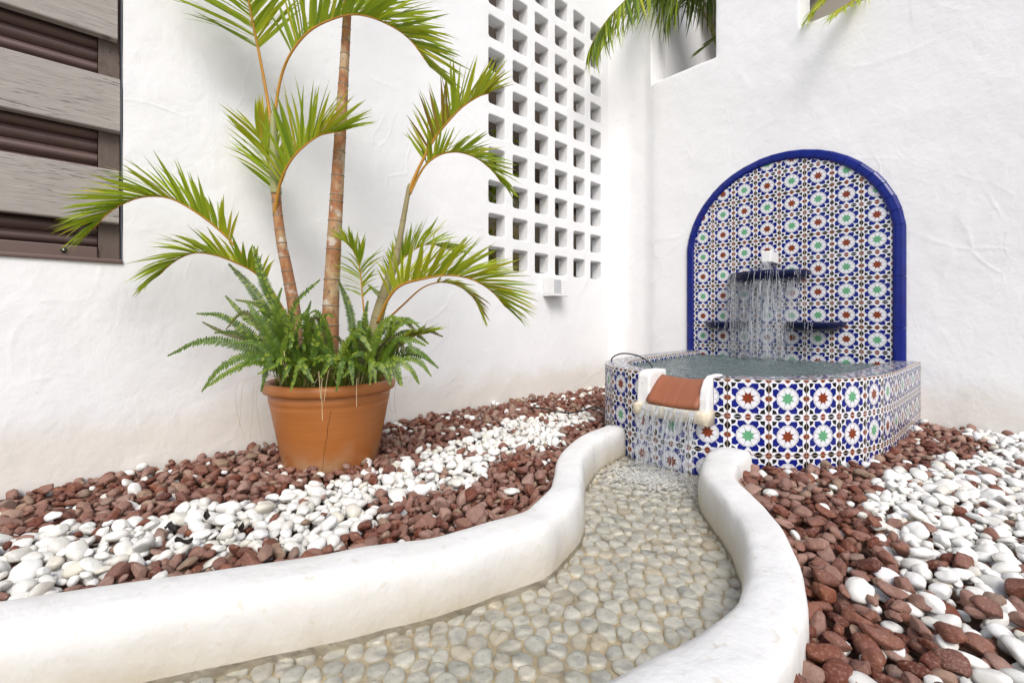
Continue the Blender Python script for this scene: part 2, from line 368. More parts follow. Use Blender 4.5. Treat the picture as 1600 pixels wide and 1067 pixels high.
def wall_grid(a0, a1, b0, b1, holes, step, place, thick, back):
    """slab with rectangular openings; place(a, b, d) gives the world point d behind the face"""
    A = set(np.linspace(a0, a1, int((a1 - a0) / step) + 1).round(4)); B = set(np.linspace(b0, b1, int((b1 - b0) / step) + 1).round(4))
    for h in holes:
        for s, lo, hi in ((A, h[0], h[1]), (B, h[2], h[3])):
            for q in (lo, hi):
                for e in [e for e in s if abs(e - q) < step * 0.45 and e not in (a0, a1, b0, b1)]: s.discard(e)
                s.add(round(q, 4))
    A = sorted(A); B = sorted(B); mb = MB(); idx = {}
    def vid(i, j, d):
        if (i, j, d) not in idx:
            idx[(i, j, d)] = len(mb.v); mb.v.append(tuple(place(A[i], B[j], d)))
        return idx[(i, j, d)]
    def solid(i, j):
        if i < 0 or j < 0 or i >= len(A) - 1 or j >= len(B) - 1: return False
        ca, cb = (A[i] + A[i+1]) / 2, (B[j] + B[j+1]) / 2
        return not any(h[0] < ca < h[1] and h[2] < cb < h[3] for h in holes)
    for i in range(len(A) - 1):
        for j in range(len(B) - 1):
            if not solid(i, j): continue
            mb.f.append((vid(i,j,0), vid(i+1,j,0), vid(i+1,j+1,0), vid(i,j+1,0))); mb.m.append(0)
            mb.f.append((vid(i,j,1), vid(i,j+1,1), vid(i+1,j+1,1), vid(i+1,j,1))); mb.m.append(0)
            for di, dj, p, q in ((-1,0,(i,j),(i,j+1)), (1,0,(i+1,j),(i+1,j+1)), (0,-1,(i,j),(i+1,j)), (0,1,(i,j+1),(i+1,j+1))):
                if not solid(i + di, j + dj):
                    mb.f.append((vid(*p,0), vid(*q,0), vid(*q,1), vid(*p,1))); mb.m.append(0)
    return mb

def wob(a, b, s): return 0.005 * nz(a * 1.4, b * 1.4, s) + 0.002 * nz(a * 6, b * 6, s + 4)
def place_left(y, z, d):
    if d: return (XL - 0.2, y, z)
    dx = max(SCR[0] - y, 0, y - SCR[1]); dz = max(SCR[2] - z, 0, z - SCR[3])
    k = sm(0.0, 0.25, math.hypot(dx, dz))
    return (XL + wob(y, z, 1) * k, y, z)
def place_right(x, z, d):
    if d: return (x, YR + 0.23, z)
    off = 0.030 * (1 - sm(-1.866, -1.840, x + 0.004 * nz(z * 5, 3)))
    dd = min(0.15, max(0.0, x + 2.195)); off -= 0.15 - math.sqrt(max(0.0, 0.0225 - (0.15 - dd)**2))      # hand-rounded inside corner
    e = 0.006 * nz(x * 7, 9) if abs(z - 2.395) < 0.004 else 0
    return (x, YR + off + wob(x, z, 7), z + e)
house = root('house_wall', (XL, 0, 0), 'long white plastered house wall with plank window and pierced block screen', 'wall')
def local(o, r): o.location = -Vector(r.location); return o
wl = wall_grid(-3.0, 3.45, -0.3, 3.7, [SCR, WIN], 0.045, place_left, 0.2, None).build('plaster_face', M_WALL, house, True, True); local(wl, house)
garden = root('garden_wall', (0, YR, 0), 'white plastered wall behind the tiled fountain with two high openings', 'wall')
xr = sorted([-1.868, -1.838])
wr = wall_grid(-2.30, 3.2, -0.3, 3.7, [OP1, OP2], 0.045, place_right, 0.23, None).build('plaster_face', M_WALL, garden, True, True); local(wr, garden)
bevel(wr, 0.012, 3, 50)
for o in (wl, wr):
    o.modifiers.new('wn', 'WEIGHTED_NORMAL') if False else None
    for pl in o.data.polygons: pl.use_smooth = True
wl.data.set_sharp_from_angle(angle=R(40))

# breeze blocks
def breeze_mesh():
    mb = MB(); p = 0.21; h = 0.07; r = 0.016; D = 0.09
    def rr(half, rad, x):
        out = []
        for cy, cz, a0 in ((1,1,0), (-1,1,90), (-1,-1,180), (1,-1,270)):
            for q in range(5):
                a = R(a0 + q * 22.5); out.append((x, cy*(half-rad) + rad*math.cos(a), cz*(half-rad) + rad*math.sin(a)))
        return out
    def sq(x):
        out = []
        for (_, y, z) in rr(h, r, x):
            s = (p/2) / max(abs(y), abs(z)); out.append((x, y*s, z*s))
        for k, (sy, sz) in enumerate(((1,1), (-1,1), (-1,-1), (1,-1))): out[k*5 + 2] = (x, sy*p/2, sz*p/2)
        return out
    mb.grid([sq(-D), sq(0), rr(h + 0.006, r + 0.004, 0), rr(h + 0.0018, r + 0.002, -0.0018), rr(h, r, -0.006), rr(h, r, -D), sq(-D)], closed=True)
    me = mb.mesh('breeze_block', M_WALL, True, True)
    return me
bme = breeze_mesh()
for pl in bme.polygons: pl.use_smooth = abs(pl.normal.x) < 0.95 and pl.area < 0.0016
for i in range(6):
    for j in range(10):
        y = SCR[0] + 0.105 + 0.21 * i; z = SCR[2] + 0.105 + 0.21 * j
        link('breeze_block', bme, house, Matrix.Translation(Vector((0, y, z))))

# shuttered window of grey planks over brown slats (part of the house wall)
M = MB(); M.box((-0.115, WIN[0] + 0.01, WIN[2]), (-0.105, WIN[1] - 0.004, WIN[3])); win = M.build('shutter_window', M_STILE, house)
for k in range(6):
    z0 = 0.904 + 0.338 * k; M = MB()
    ys = np.linspace(WIN[0] + 0.015, 0.070 + 0.004 * math.sin(k * 2.1), 18)
    fr = [[(-0.045, y, z0), (-0.012, y, z0 + 0.0015 * nz(y * 9, k)), (-0.0095 + 0.0012 * nz(y * 4, k), y, z0 + 0.004), (-0.0095 + 0.0012 * nz(y * 4, k + 5), y, z0 + 0.190),
           (-0.014, y, z0 + 0.194 + 0.0015 * nz(y * 9, k + 3)), (-0.045, y, z0 + 0.194)] for y in ys]
    M.grid(fr, closed=True); M.face(fr[-1]); M.face(fr[0][::-1])
    M.build('plank', M_PLANK, win, False, True)
for k in range(-1, 6):                                # rounded brown slats seen in the gaps
    zb = 1.098 + 0.338 * k
    for q in range(4 if k >= 0 else 2):
        z0 = zb - 0.02 + q * 0.046 if k >= 0 else 0.818 + q * 0.046
        prof = [(-0.090 + 0.020 * math.sin(math.pi * a / 6) ** 0.7, z0 + 0.0445 * a / 6) for a in range(7)]
        M = MB(); M.grid([[(x, y, z) for x, z in prof] for y in np.linspace(WIN[0] + 0.01, 0.012, 3)])
        M.face([(x, 0.012, z) for x, z in prof][::-1]); M.build('slat', M_SLAT, win, True)
M = MB(); M.box((-0.062, WIN[0] + 0.01, 0.772), (-0.040, 0.012, 0.815)); bevel(M.build('bottom_rail', M_SLAT, win), 0.003)
M = MB(); M.box((-0.100, 0.014, 0.772), (-0.050, 0.074, 2.59)); bevel(M.build('stile', M_STILE, win), 0.003)
M = MB(); M.box((-0.10, WIN[0] + 0.01, 0.756), (0.010, 0.080, 0.771)); bevel(M.build('sill', M_SLAT, win), 0.004)
M = MB()
for k, (r, x) in enumerate(((0.0085, -0.040), (0.0085, -0.036), (0.005, -0.034), (0.0045, -0.0345))):
    pass
M.grid([[(x, -0.075 + r * math.cos(a), 0.795 + r * math.sin(a)) for a in np.linspace(0, 2*math.pi, 14, endpoint=False)] for r, x in ((0.0095, -0.0395), (0.009, -0.036), (0.005, -0.0345), (0.0001, -0.034))], closed=True)
M.build('screw', M_RUBBER, win, True, True)
M = MB(); M.grid([[(x, -0.075 + r * math.cos(a), 0.7955 + r * math.sin(a)) for a in np.linspace(0, 2*math.pi, 10, endpoint=False)] for r, x in ((0.0042, -0.0345), (0.0035, -0.0325), (0.0001, -0.032))], closed=True)
M.build('screw_head', M_STEEL, win, True, True)

# small white wall fitting under the screen
wf = root('wall_lamp', (XL, 2.415, 0.784), 'small white box lamp fixed under the pierced block screen', 'wall lamp')
def wbox(n, a, b, m, bv=0.004):
    M = MB(); M.box(a, b); return bevel(M.build(n, m, wf), bv)
wbox('housing', (0.002, -0.080, -0.05), (0.062, 0.080, 0.066), M_PLASTIC)
wbox('bottom_lip', (0.002, -0.083, -0.066), (0.100, 0.083, -0.0515), M_PLASTIC)
wbox('side_flap', (0.0625, -0.080, -0.05), (0.094, -0.066, 0.066), M_PLASTIC, 0.002)
wbox('cover', (0.0625, -0.064, -0.050), (0.084, 0.020, 0.052), M_FROST, 0.006)
wbox('end_block', (0.0625, 0.0215, -0.05), (0.092, 0.080, 0.050), M_PLASTIC, 0.004)

# what stands behind the openings
def slab(name, a, b, m, parent, bv=None):
    M = MB(); M.box(a, b); return M.build(name, m, parent)
pw = root('passage_wall', (-3.6, 1.5, 0), 'brown wall with upper part added and painted dim across the passage behind the block screen', 'wall')
slab('plaster_face', (-0.1, -2.0, -0.1), (0.0, 3.6, 1.9), M_DARKROOM, pw); slab('added_dim_top', (-0.1, -2.0, 1.903), (0.02, 3.6, 5.2), mat_simple('painted_dim_top', (0.075, 0.055, 0.040), 0.7, 0.3, 0.3, 6), pw)  # added upper part, dark paint standing for the passage's dimness, hides the sky
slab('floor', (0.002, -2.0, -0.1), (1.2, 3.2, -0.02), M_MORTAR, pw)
tl = root('teal_door', (-3.55, 2.38, 0), 'teal green door glimpsed through the lowest left holes of the screen', 'door')
slab('panel', (0, -0.28, 0), (0.04, 0.28, 1.42), M_TEAL, tl)
slab('door_frame', (0, 0.285, 0), (0.07, 0.34, 1.5), M_PLASTIC, tl)
oc = root('ochre_pillar', (-3.45, 3.18, 0), 'ochre painted pillar in the passage seen through the screen holes', 'pillar')
slab('shaft', (-0.1, -0.22, 0), (0.1, 0.22, 1.5), M_OCHRE, oc); slab('base_block', (-0.12, -0.24, -0.02), (0.12, 0.24, -0.001), M_PLASTIC, oc)
bw = root('back_wall', (-1.1, 4.5, 0), 'shaded plain wall standing behind the two high wall openings', 'wall')
slab('plaster_face', (-3.2, 0.0, -0.1), (2.6, 0.12, 3.9), M_SHADE, bw); slab('side_wall', (-0.95, -1.068, -0.1), (-0.752, -0.003, 3.9), M_WALL, bw); slab('shade_slab', (-0.748, -0.52, 3.35), (0.15, -0.003, 3.45), M_SHADE, bw)  # overhead slab added to darken the recess behind the corner opening

# ------------------------------------------------------------------ ground
M = MB(); M.face([(-40, -40, -0.15), (40, -40, -0.15), (40, 40, -0.15), (-40, 40, -0.15)])
tag(M.build('surrounding_ground', mat_simple('pale_paving', (0.45, 0.42, 0.37), 0.8, 0.2, 0.1, 2)), kind='structure')

# ------------------------------------------------------------------ glazed star tiles
CELL = 0.1394
def cell_polys(star):
    out = []
    def add(p, m, lay=0): out.append((p, m, lay))
    def sym8(P):
        res = []
        for sx in (1, -1):
            for sy in (1, -1):
                for sw in (0, 1):
                    q = [((y, x) if sw else (x, y)) for x, y in P]; q = [(sx*x, sy*y) for x, y in q]
                    res.append(q)
        return res
    pol = lambda r, a: (r * math.cos(R(a)), r * math.sin(R(a)))
    add([pol(0.178, 22.5 + 22.5*k) if k % 2 == 0 else pol(0.108, 22.5 + 22.5*k) for k in range(16)], star, 1)
    for k in range(8):
        a = 22.5 + 45*k; d = (math.cos(R(a)), math.sin(R(a))); e = (-d[1], d[0]); w = 0.0038
        add([(d[0]*r + e[0]*s*w, d[1]*r + e[1]*s*w) for r, s in ((0.16,-1), (0.268,-1), (0.268,1), (0.16,1))], 5)
    for k in range(24):
        add([pol(0.270, 15*k), pol(0.277, 15*k), pol(0.277, 15*k + 15), pol(0.270, 15*k + 15)], 5)
    for q in sym8([(0.024, 0.292), (0.090, 0.396), (0.244, 0.400), (0.262, 0.300), (0.206, 0.210), (0.110, 0.282)]): add(q, 1)
    for sx in (1, -1):
        for sy in (1, -1):
            add([(sx*x, sy*y) for x, y in ((0.282, 0.400), (0.318, 0.318), (0.400, 0.282), (0.412, 0.412))], 2)
            for sw in (0, 1):
                q = [(0.493, 0.145), (0.446, 0.190), (0.420, 0.250), (0.446, 0.310), (0.493, 0.355)]
                q = [((y, x) if sw else (x, y)) for x, y in q]; add([(sx*x, sy*y) for x, y in q], 2)
            q = [(0.493, 0.493), (0.493, 0.415), (0.455, 0.428), (0.428, 0.455), (0.415, 0.493)]
            add([(sx*x, sy*y) for x, y in q], 3)
    for s in (1, -1):
        q = [(0.493, 0.090), (0.470, 0.062), (0.430, 0.062), (0.428, 0.030), (0.400, 0), (0.428, -0.030), (0.430, -0.062), (0.470, -0.062), (0.493, -0.090)]
        add([(s*x, y) for x, y in q], 3); add([(y, s*x) for x, y in q], 3)
    for q in sym8([(0.296, 0.0), (0.402, 0.108), (0.402, 0.120), (0.290, 0.006)]): add(q, 5)
    return out
POLY = {3: cell_polys(3), 4: cell_polys(4)}
def tile_mesh(stars, cuts=None, th=0.008, jitter=0):
    """a slab one cell wide, len(stars) cells tall, the glaze drawn as separate raised fields"""
    mb = MB(); W = CELL - 0.0030; H = CELL * len(stars) - 0.0030
    x0, y0 = 0.0015, 0.0015; x1, y1 = x0 + W, y0 + H
    mb.box((x0, y0, -th), (x1, y1, 0), 6)
    mb.m[1] = 0
    for n, st in enumerate(stars):
        for P, m, lay in POLY[st]:
            pts = [(min(x1 - 1e-4, max(x0 + 1e-4, CELL*(x + 0.5))), min(y1 - 1e-4, max(y0 + 1e-4, CELL*(y + 0.5 + n))), 0.0004 + 0.0002*lay) for x, y in P]
            ar = sum(pts[i][0]*pts[(i+1) % len(pts)][1] - pts[(i+1) % len(pts)][0]*pts[i][1] for i in range(len(pts)))
            if ar < 0: pts = pts[::-1]
            mb.face(pts, m)
    me = mb.mesh('tile', TILE_MATS)
    return me
T_GB, T_BG = tile_mesh([4, 3]), tile_mesh([3, 4])
T_1 = {3: tile_mesh([3]), 4: tile_mesh([4])}
def cut_mesh(me, planes):
    bm = bmesh.new(); bm.from_mesh(me)
    for co, no in planes:
        bmesh.ops.bisect_plane(bm, geom=bm.verts[:] + bm.edges[:] + bm.faces[:], plane_co=co, plane_no=no, clear_outer=True)
    if not bm.faces: bm.free(); return None
    m2 = bpy.data.meshes.new('tile'); bm.to_mesh(m2); bm.free()
    for mt in TILE_MATS: m2.materials.append(mt)
    return m2

fx, fz, FR = -0.9435, 0.998, 0.614
fountain = root('wall_fountain', (fx, YR, 0), 'moorish tiled wall fountain with arched back panel and half round basin', 'fountain')
FL = Vector(fountain.location)
RIN = FR - 0.056; HWIN = 4 * CELL
# back panel
def arch_pts(r, n): return [(r * math.cos(a), fz + r * math.sin(a)) for a in np.linspace(math.asin(0.068 / FR), math.pi - math.asin(0.068 / FR), n)]
arc = arch_pts(RIN, 23)
for ccol in range(8):
    for rrow in range(5):
        z0 = 0.2305 + 2 * CELL * rrow; x0 = -HWIN + CELL * ccol
        flip = (ccol % 2 == 1) ^ (rrow < 3 and ccol < 4) ^ (rrow == 1 and ccol in (5, 6))
        me = T_BG if flip else T_GB
        far = max(math.hypot(x0 + a*CELL, z0 + b*2*CELL - fz) for a in (0, 1) for b in (0, 1))
        if z0 + 2*CELL > 1.06 and far > RIN * 0.985:
            planes = []
            for (xa, za), (xb, zb) in zip(arc, arc[1:]):
                nx, nz_ = -(zb - za), (xb - xa); l = math.hypot(nx, nz_); nx, nz_ = -nx/l, -nz_/l
                if nx*xa + nz_*(za - fz) < 0: nx, nz_ = -nx, -nz_
                planes.append(((xa - x0, za - z0, 0), (nx, nz_, 0)))
            me = cut_mesh(me, planes)
            if me is None: continue
        mw = Matrix(((1,0,0,x0), (0,0,-1,-0.010), (0,1,0,z0), (0,0,0,1)))
        mw = Matrix.Translation((random.uniform(-.0007, .0007), 0, random.uniform(-.0007, .0007))) @ mw @ Matrix.Rotation(R(random.uniform(-0.5, 0.5)), 4, 'X') @ Matrix.Rotation(R(random.uniform(-0.35, 0.35)), 4, 'Y')
        link('tile', me, fountain, mw)
M = MB(); arcb = arch_pts(FR - 0.02, 30)
pts = [(FR - 0.024, 0.2)] + arcb + [(-FR + 0.024, 0.2)]
M.face([(x, -0.0035, z) for x, z in pts][::-1]); M.face([(x, 0.004, z) for x, z in pts]); M.build('panel_backing', M_GROUT, fountain)
# cobalt border pieces
def border(p0, p1, q0, q1):
    """wedge between inner edge p0-p1 and outer edge q0-q1 (x,z), rounded towards the viewer"""
    M = MB(); prof = [(0.0, -0.002), (0.0, -0.016), (0.12, -0.022), (0.32, -0.0235), (0.72, -0.021), (0.92, -0.013), (1.0, -0.002)]
    rows = []
    for a, b in ((p0, q0), (p1, q1)):
        rows.append([(a[0] + (b[0]-a[0])*t, y, a[1] + (b[1]-a[1])*t) for t, y in prof])
    M.grid(rows); M.face(rows[0]); M.face(rows[1][::-1])
    return bevel(M.build('border_tile', M_COBALT, fountain, False, True), 0.0016, 2, 30)
NSEG = 21
a0 = math.asin(0.068 / FR)
for k in range(NSEG):
    e = 0.0016
    aa = [a0 + (math.pi - 2*a0) * q / NSEG for q in (k, k + 1)]; aa[0] += e; aa[1] -= e
    jit = random.uniform(-0.0015, 0.0015)
    c = [(math.cos(a), math.sin(a)) for a in aa]
    border(*[(RIN*x, fz + RIN*z) for x, z in c], *[((FR + jit)*x, fz + (FR + jit)*z) for x, z in c])
for s in (1, -1):
    for k in range(3):
        zt = 1.0645 - 0.2788 * k; zb = zt - 0.2766
        border((s*(RIN - 0.0035), zb), (s*(RIN - 0.0035), zt), (s*(FR - 0.0035), zb), (s*(FR - 0.0035), zt))

# bowls and outlet on the panel
def bowl(cx, zt, r, dp):
    prof = [(0.30, -dp), (0.66, -dp*0.97), (0.88, -dp*0.74), (0.97, -dp*0.42), (1.0, -dp*0.2), (1.0, -0.004), (0.99, 0.0), (0.955, -0.002), (0.90, -dp*0.35), (0.6, -dp*0.62), (0.02, -dp*0.68)]
    M = MB(); n = 28
    M.grid([[(r*q*math.cos(a), -r*q*math.sin(a)*0.96, z) for a in np.linspace(0, math.pi, n)] for q, z in [(0.01, -dp)] + prof])
    return M, cx, zt
for cx, zt, r, dp in ((-1.0, 0.852, 0.232, 0.066), (-1.262, 0.540, 0.142, 0.050), (-0.748, 0.540, 0.156, 0.054)):
    M, _, _ = bowl(cx, zt, r, dp); o = M.build('bowl', M_NAVY, fountain, True, True); o.location = (cx - fx, -0.0118, zt)
M = MB(); M.box((-1.0 - fx, -0.16, 0.905), (-0.945 - fx, -0.0118, 0.975)); o = bevel(M.build('outlet_box', M_PLASTIC, fountain), 0.006, 3)

# basin: tiles set edge to edge round a horseshoe plan
path0 = [(-0.277, 3.2), (-0.283, 2.9), (-0.29, 2.65), (-0.30, 2.42), (-0.325, 2.24), (-0.373, 2.10), (-0.44, 1.98), (-0.525, 1.865), (-0.625, 1.78), (-0.745, 1.728),
         (-0.9, 1.708), (-1.055, 1.722), (-1.20, 1.772), (-1.325, 1.865), (-1.415, 1.99), (-1.475, 2.15), (-1.515, 2.4), (-1.54, 2.65), (-1.555, 2.9), (-1.565, 3.2)]
dense = spline([Vector((x, y, 0)) for x, y in path0], 2400)
poly = [dense[0]]
for q in dense:
    if (q - poly[-1]).length >= (CELL if len(poly) > 1 else 0.052): poly.append(q)
if (poly[-1] - dense[-1]).length < 0.05: poly[-1] = dense[-1]
else: poly.append(dense[-1])
RIM = 0.33
def offset_poly(P, d):
    out = []
    for i, p in enumerate(P):
        n = Vector((0, 0, 0))
        for a, b in ((i-1, i), (i, i+1)):
            if 0 <= a and b < len(P):
                t = (P[b] - P[a]).normalized(); n += Vector((t.y, -t.x, 0))
        n.normalize(); c = n
        out.append(p - c * d if True else p)
    return out
def signed_off(P, d):                   # d > 0 towards the basin's middle
    cen = Vector((-0.92, 2.6, 0)); o1 = offset_poly(P, d); o2 = offset_poly(P, -d)
    return [a if (a - cen).length < (b - cen).length else b for a, b in zip(o1, o2)]
inner = signed_off(poly, 0.112); body_o = signed_off(poly, 0.009); body_i = signed_off(poly, 0.104)
for P in (inner, body_o, body_i):
    for e in (0, -1): P[e].y = 3.195
basin = bpy.data.objects.new('basin', None); C.objects.link(basin); basin.parent = fountain; basin.location = -FL
mids = [(a + b) / 2 for a, b in zip(poly, poly[1:])]
spx0, spx1 = -1.043, -0.737                              # left and right edge of the spout
def spout_cut(i):
    """part of column i hidden by the spout, as fractions of the tile from its left edge"""
    A, B = poly[i], poly[i+1]
    if A.y > 1.9 or B.y > 1.9: return None
    f = lambda x: min(1.0, max(0.0, (x - B.x) / (A.x - B.x)))
    lo, hi = f(spx0), f(spx1)
    return (lo, hi) if hi - lo > 0.01 else None
M = MB()
def body_piece(A, B, D, E, zt):
    for p, q in ((A, B), (D, E)): M.face([(p.x, p.y, -0.25), (q.x, q.y, -0.25), (q.x, q.y, zt), (p.x, p.y, zt)])
    M.face([(v.x, v.y, zt) for v in (A, B, D, E)])
    for p, q in ((A, E), (B, D)): M.face([(p.x, p.y, 0.2), (q.x, q.y, 0.2), (q.x, q.y, zt), (p.x, p.y, zt)])
for i in range(len(poly) - 1):
    A, B, D, E = body_o[i], body_o[i+1], body_i[i+1], body_i[i]; c = spout_cut(i)
    if c is None: body_piece(A, B, D, E, RIM - 0.009); continue
    e = sorted({0.0, c[0], c[1], 1.0})
    for u0, u1 in zip(e, e[1:]):
        body_piece(B.lerp(A, u1), B.lerp(A, u0), D.lerp(E, u0), D.lerp(E, u1), 0.235 if c[0] - 1e-6 <= u0 and u1 <= c[1] + 1e-6 else RIM - 0.009)
M.build('basin_wall', M_GROUT, basin)
def upright(P, Q, z0, sx=1.0, out=0.0):
    """matrix standing a tile between plan points P and Q, its face to the left of P->Q turned up"""
    x = (Q - P).normalized(); n = x.cross(Vector((0, 0, 1)))
    o = P + n * out
    return Matrix(((x.x*sx, 0, n.x, o.x), (x.y*sx, 0, n.y, o.y), (x.z*sx, 1, 0, z0), (0, 0, 0, 1)))
for i in range(len(poly) - 1):
    A, B = poly[i], poly[i+1]; L = (B - A).length; flip = i % 2 == 0
    mw = upright(B, A, 0, L / CELL)
    up = [Matrix.Translation((0, 0, RIM - 2*CELL)), Matrix.Translation((0, 0, RIM - 4*CELL))]
    c = spout_cut(i); st_lo, st_hi = (3, 4) if flip else (4, 3); keep = [(0.0, 1.0)]
    if c is None: link('tile', T_BG if flip else T_GB, basin, up[0] @ mw)
    else:
        link('tile', T_1[st_lo], basin, up[0] @ mw)
        keep = [k_ for k_ in ((0.0, c[0]), (c[1], 1.0)) if k_[1] - k_[0] > 0.03]
        for u0, u1 in keep:
            me = cut_mesh(T_1[st_hi], [((u0 * CELL, 0, 0), (-1, 0, 0)), ((u1 * CELL, 0, 0), (1, 0, 0))])
            link('tile', me, basin, Matrix.Translation((0, 0, RIM - CELL)) @ mw)
    link('tile', T_GB if (i * 7) % 3 else T_BG, basin, up[1] @ mw)
    C_, D_ = inner[i], inner[i+1]; Li = (D_ - C_).length
    if c is None: link('tile', T_GB if flip else T_BG, basin, up[0] @ upright(C_, D_, 0, Li / CELL))
    for u0, u1 in keep:                                # rim tile: the cell pattern drawn into the wedge between outer and inner edge
        src = T_1[4 if flip else 3]
        me = src.copy() if u1 - u0 > 0.99 else cut_mesh(src, [((u0 * CELL, 0, 0), (-1, 0, 0)), ((u1 * CELL, 0, 0), (1, 0, 0))])
        for v in me.vertices:
            u, w = v.co.x / CELL, v.co.y / CELL
            p0 = B.lerp(A, u); p1 = D_.lerp(C_, u); pp = p0.lerp(p1, w)
            v.co = (pp.x, pp.y, RIM + v.co.z)
        link('rim_tile', me, basin)

# spout: two plaster cheeks, a terracotta channel tile and a limey ledge
spout = bpy.data.objects.new('spout', None); C.objects.link(spout); spout.parent = fountain; spout.location = -FL
yb, yf = 1.835, 1.668
def cheek(xa, xb, prof):
    M = MB(); rows = [[(x, y, z) for y, z in prof] for x in np.linspace(xa, xb, 4)]
    M.grid(rows, closed=True); M.face(rows[0][::-1]); M.face(rows[-1])
    return bevel(M.build('cheek', M_KERB, spout, False, True), 0.009, 3, 25)
profL = [(yb, 0.17), (yb, 0.338), (1.74, 0.338), (1.712, 0.334), (1.694, 0.320), (1.688, 0.26), (1.686, 0.205), (1.690, 0.17)]
profR = [(yb, 0.17), (yb, 0.336), (1.76, 0.334), (1.728, 0.318), (1.704, 0.285), (1.691, 0.245), (1.687, 0.205), (1.690, 0.17)]
cheek(spx0 + 0.002, spx0 + 0.060, profL); cheek(spx1 - 0.040, spx1 - 0.002, profR)
M = MB(); rows = []
xa, xb = spx0 + 0.055, spx1 - 0.034
for t in np.linspace(0, 1, 12):
    y = 1.800 + (1.678 - 1.800) * t; zc = 0.298 - 0.050*t - 0.044 * t**2
    rows.append([(x, y, zc + 0.008 * abs(2*s - 1)**2.4) for s, x in zip(np.linspace(0, 1, 14), np.linspace(xa, xb, 14))] )
M.grid(rows); o = M.build('channel_tile', M_SPOUT, spout, True)
sd = o.modifiers.new('solid', 'SOLIDIFY'); sd.thickness = 0.014; sd.offset = -1
M = MB(); rows = []
for x in np.linspace(spx0 - 0.004, spx1 + 0.004, 16):
    e = 0.006 * nz(x * 22, 4)
    rows.append([(x, 1.74, 0.152 + e), (x, 1.676 + e*0.6, 0.154 + e), (x, 1.668 + e*0.5, 0.160 + e*0.6), (x, 1.665 + e*0.5, 0.197), (x, 1.669, 0.204 + 0.3*e), (x, 1.74, 0.208)])
M.grid(rows, closed=True); M.face(rows[0]); M.face(rows[-1]); M.build('ledge', M_LEDGE, spout, True, True)

# ------------------------------------------------------------------ basin water
def inside(px, py, P):
    c = False; n = len(P)
    for i in range(n):
        a, b = P[i], P[i-1]
        if (a.y > py) != (b.y > py) and px < (b.x - a.x) * (py - a.y) / (b.y - a.y) + a.x: c = not c
    return c
WZ = 0.303
pin = signed_off(poly, 0.107)
def basin_h(x, y):
    d = math.hypot((x + 1.0) / 0.42, (y - 2.95) / 0.3)
    amp = 0.0035 + 0.013 * math.exp(-d * d)
    return WZ + amp * (nz(x*11, y*11, 1) + 0.8 * nz(x*26, y*26, 2)) + (0.012 * math.exp(-d*d) * abs(nz(x*40, y*40, 5)))
M = MB(); st = 0.011; ok = {}
nx_, ny_ = int(1.4 / st), int(1.6 / st); idx = {}
def gid(i, j):
    if (i, j) not in idx:
        x, y = -1.62 + i*st, 1.66 + j*st; idx[(i, j)] = len(M.v); M.v.append((x, y, basin_h(x, y)))
    return idx[(i, j)]
for i in range(nx_):
    for j in range(ny_):
        x, y = -1.62 + (i + .5)*st, 1.66 + (j + .5)*st
        if y < 3.188 and inside(x, y, pin): M.f.append((gid(i,j), gid(i+1,j), gid(i+1,j+1), gid(i,j+1))); M.m.append(0)
wat = tag(M.build('fountain_water', M_BASINW, None, True), kind='structure')
M = MB(); M.face([(v.x, v.y, 0.12) for v in pin]); M.build('basin_floor', mat_simple('basin_floor_paint', (0.10, 0.16, 0.17), 0.6, 0.3, 0.2, 6), basin)

# ------------------------------------------------------------------ falling water
def drops(mb, c, r, sub=0):
    n = 5
    for k in range(2): pass
    x, y, z = c; s = len(mb.v)
    mb.v += [(x, y, z + r*1.3), (x + r, y, z), (x, y + r, z), (x - r, y, z), (x, y - r, z), (x, y, z - r*1.1)]
    for q in ((0,1,2), (0,2,3), (0,3,4), (0,4,1), (5,2,1), (5,3,2), (5,4,3), (5,1,4)): mb.f.append(tuple(s + t for t in q)); mb.m.append(0)
def strand(mb, x, y, z0, z1, vx, vy, r0, breakup=0.6):
    """one thread of water from z0 to z1, thinning and wandering, broken into pieces and drops lower down"""
    n = 16; T = math.sqrt(2 * (z0 - z1) / 9.8); pts = []; ph = random.uniform(0, 9)
    for i in range(n):
        t = T * i / (n - 1); w = 0.004 * t / T
        pts.append(Vector((x + vx*t + w*math.sin(ph + i*1.3), y + vy*t + w*math.cos(ph*1.7 + i), z0 - 4.9*t*t)))
    i = 0
    while i < n - 1:
        l = random.randint(3, 8) if i < n * 0.5 else random.randint(2, 4)
        seg = pts[i:i + l + 1]
        if len(seg) >= 2:
            rr = [r0 * random.uniform(0.5, 1.3) * (1 - 0.45*(i + q)/n) for q in range(len(seg))]; rr[0] *= 0.4; rr[-1] *= 0.3
            mb.tube(seg, rr, 5)
        i += l
        if i > 3 and random.random() < breakup:
            i += 1
            if i < n: drops(mb, pts[i] + Vector((random.uniform(-.004, .004), random.uniform(-.004, .004), 0)), r0 * random.uniform(0.7, 1.5))
M = MB(); yw = YR - 0.0118
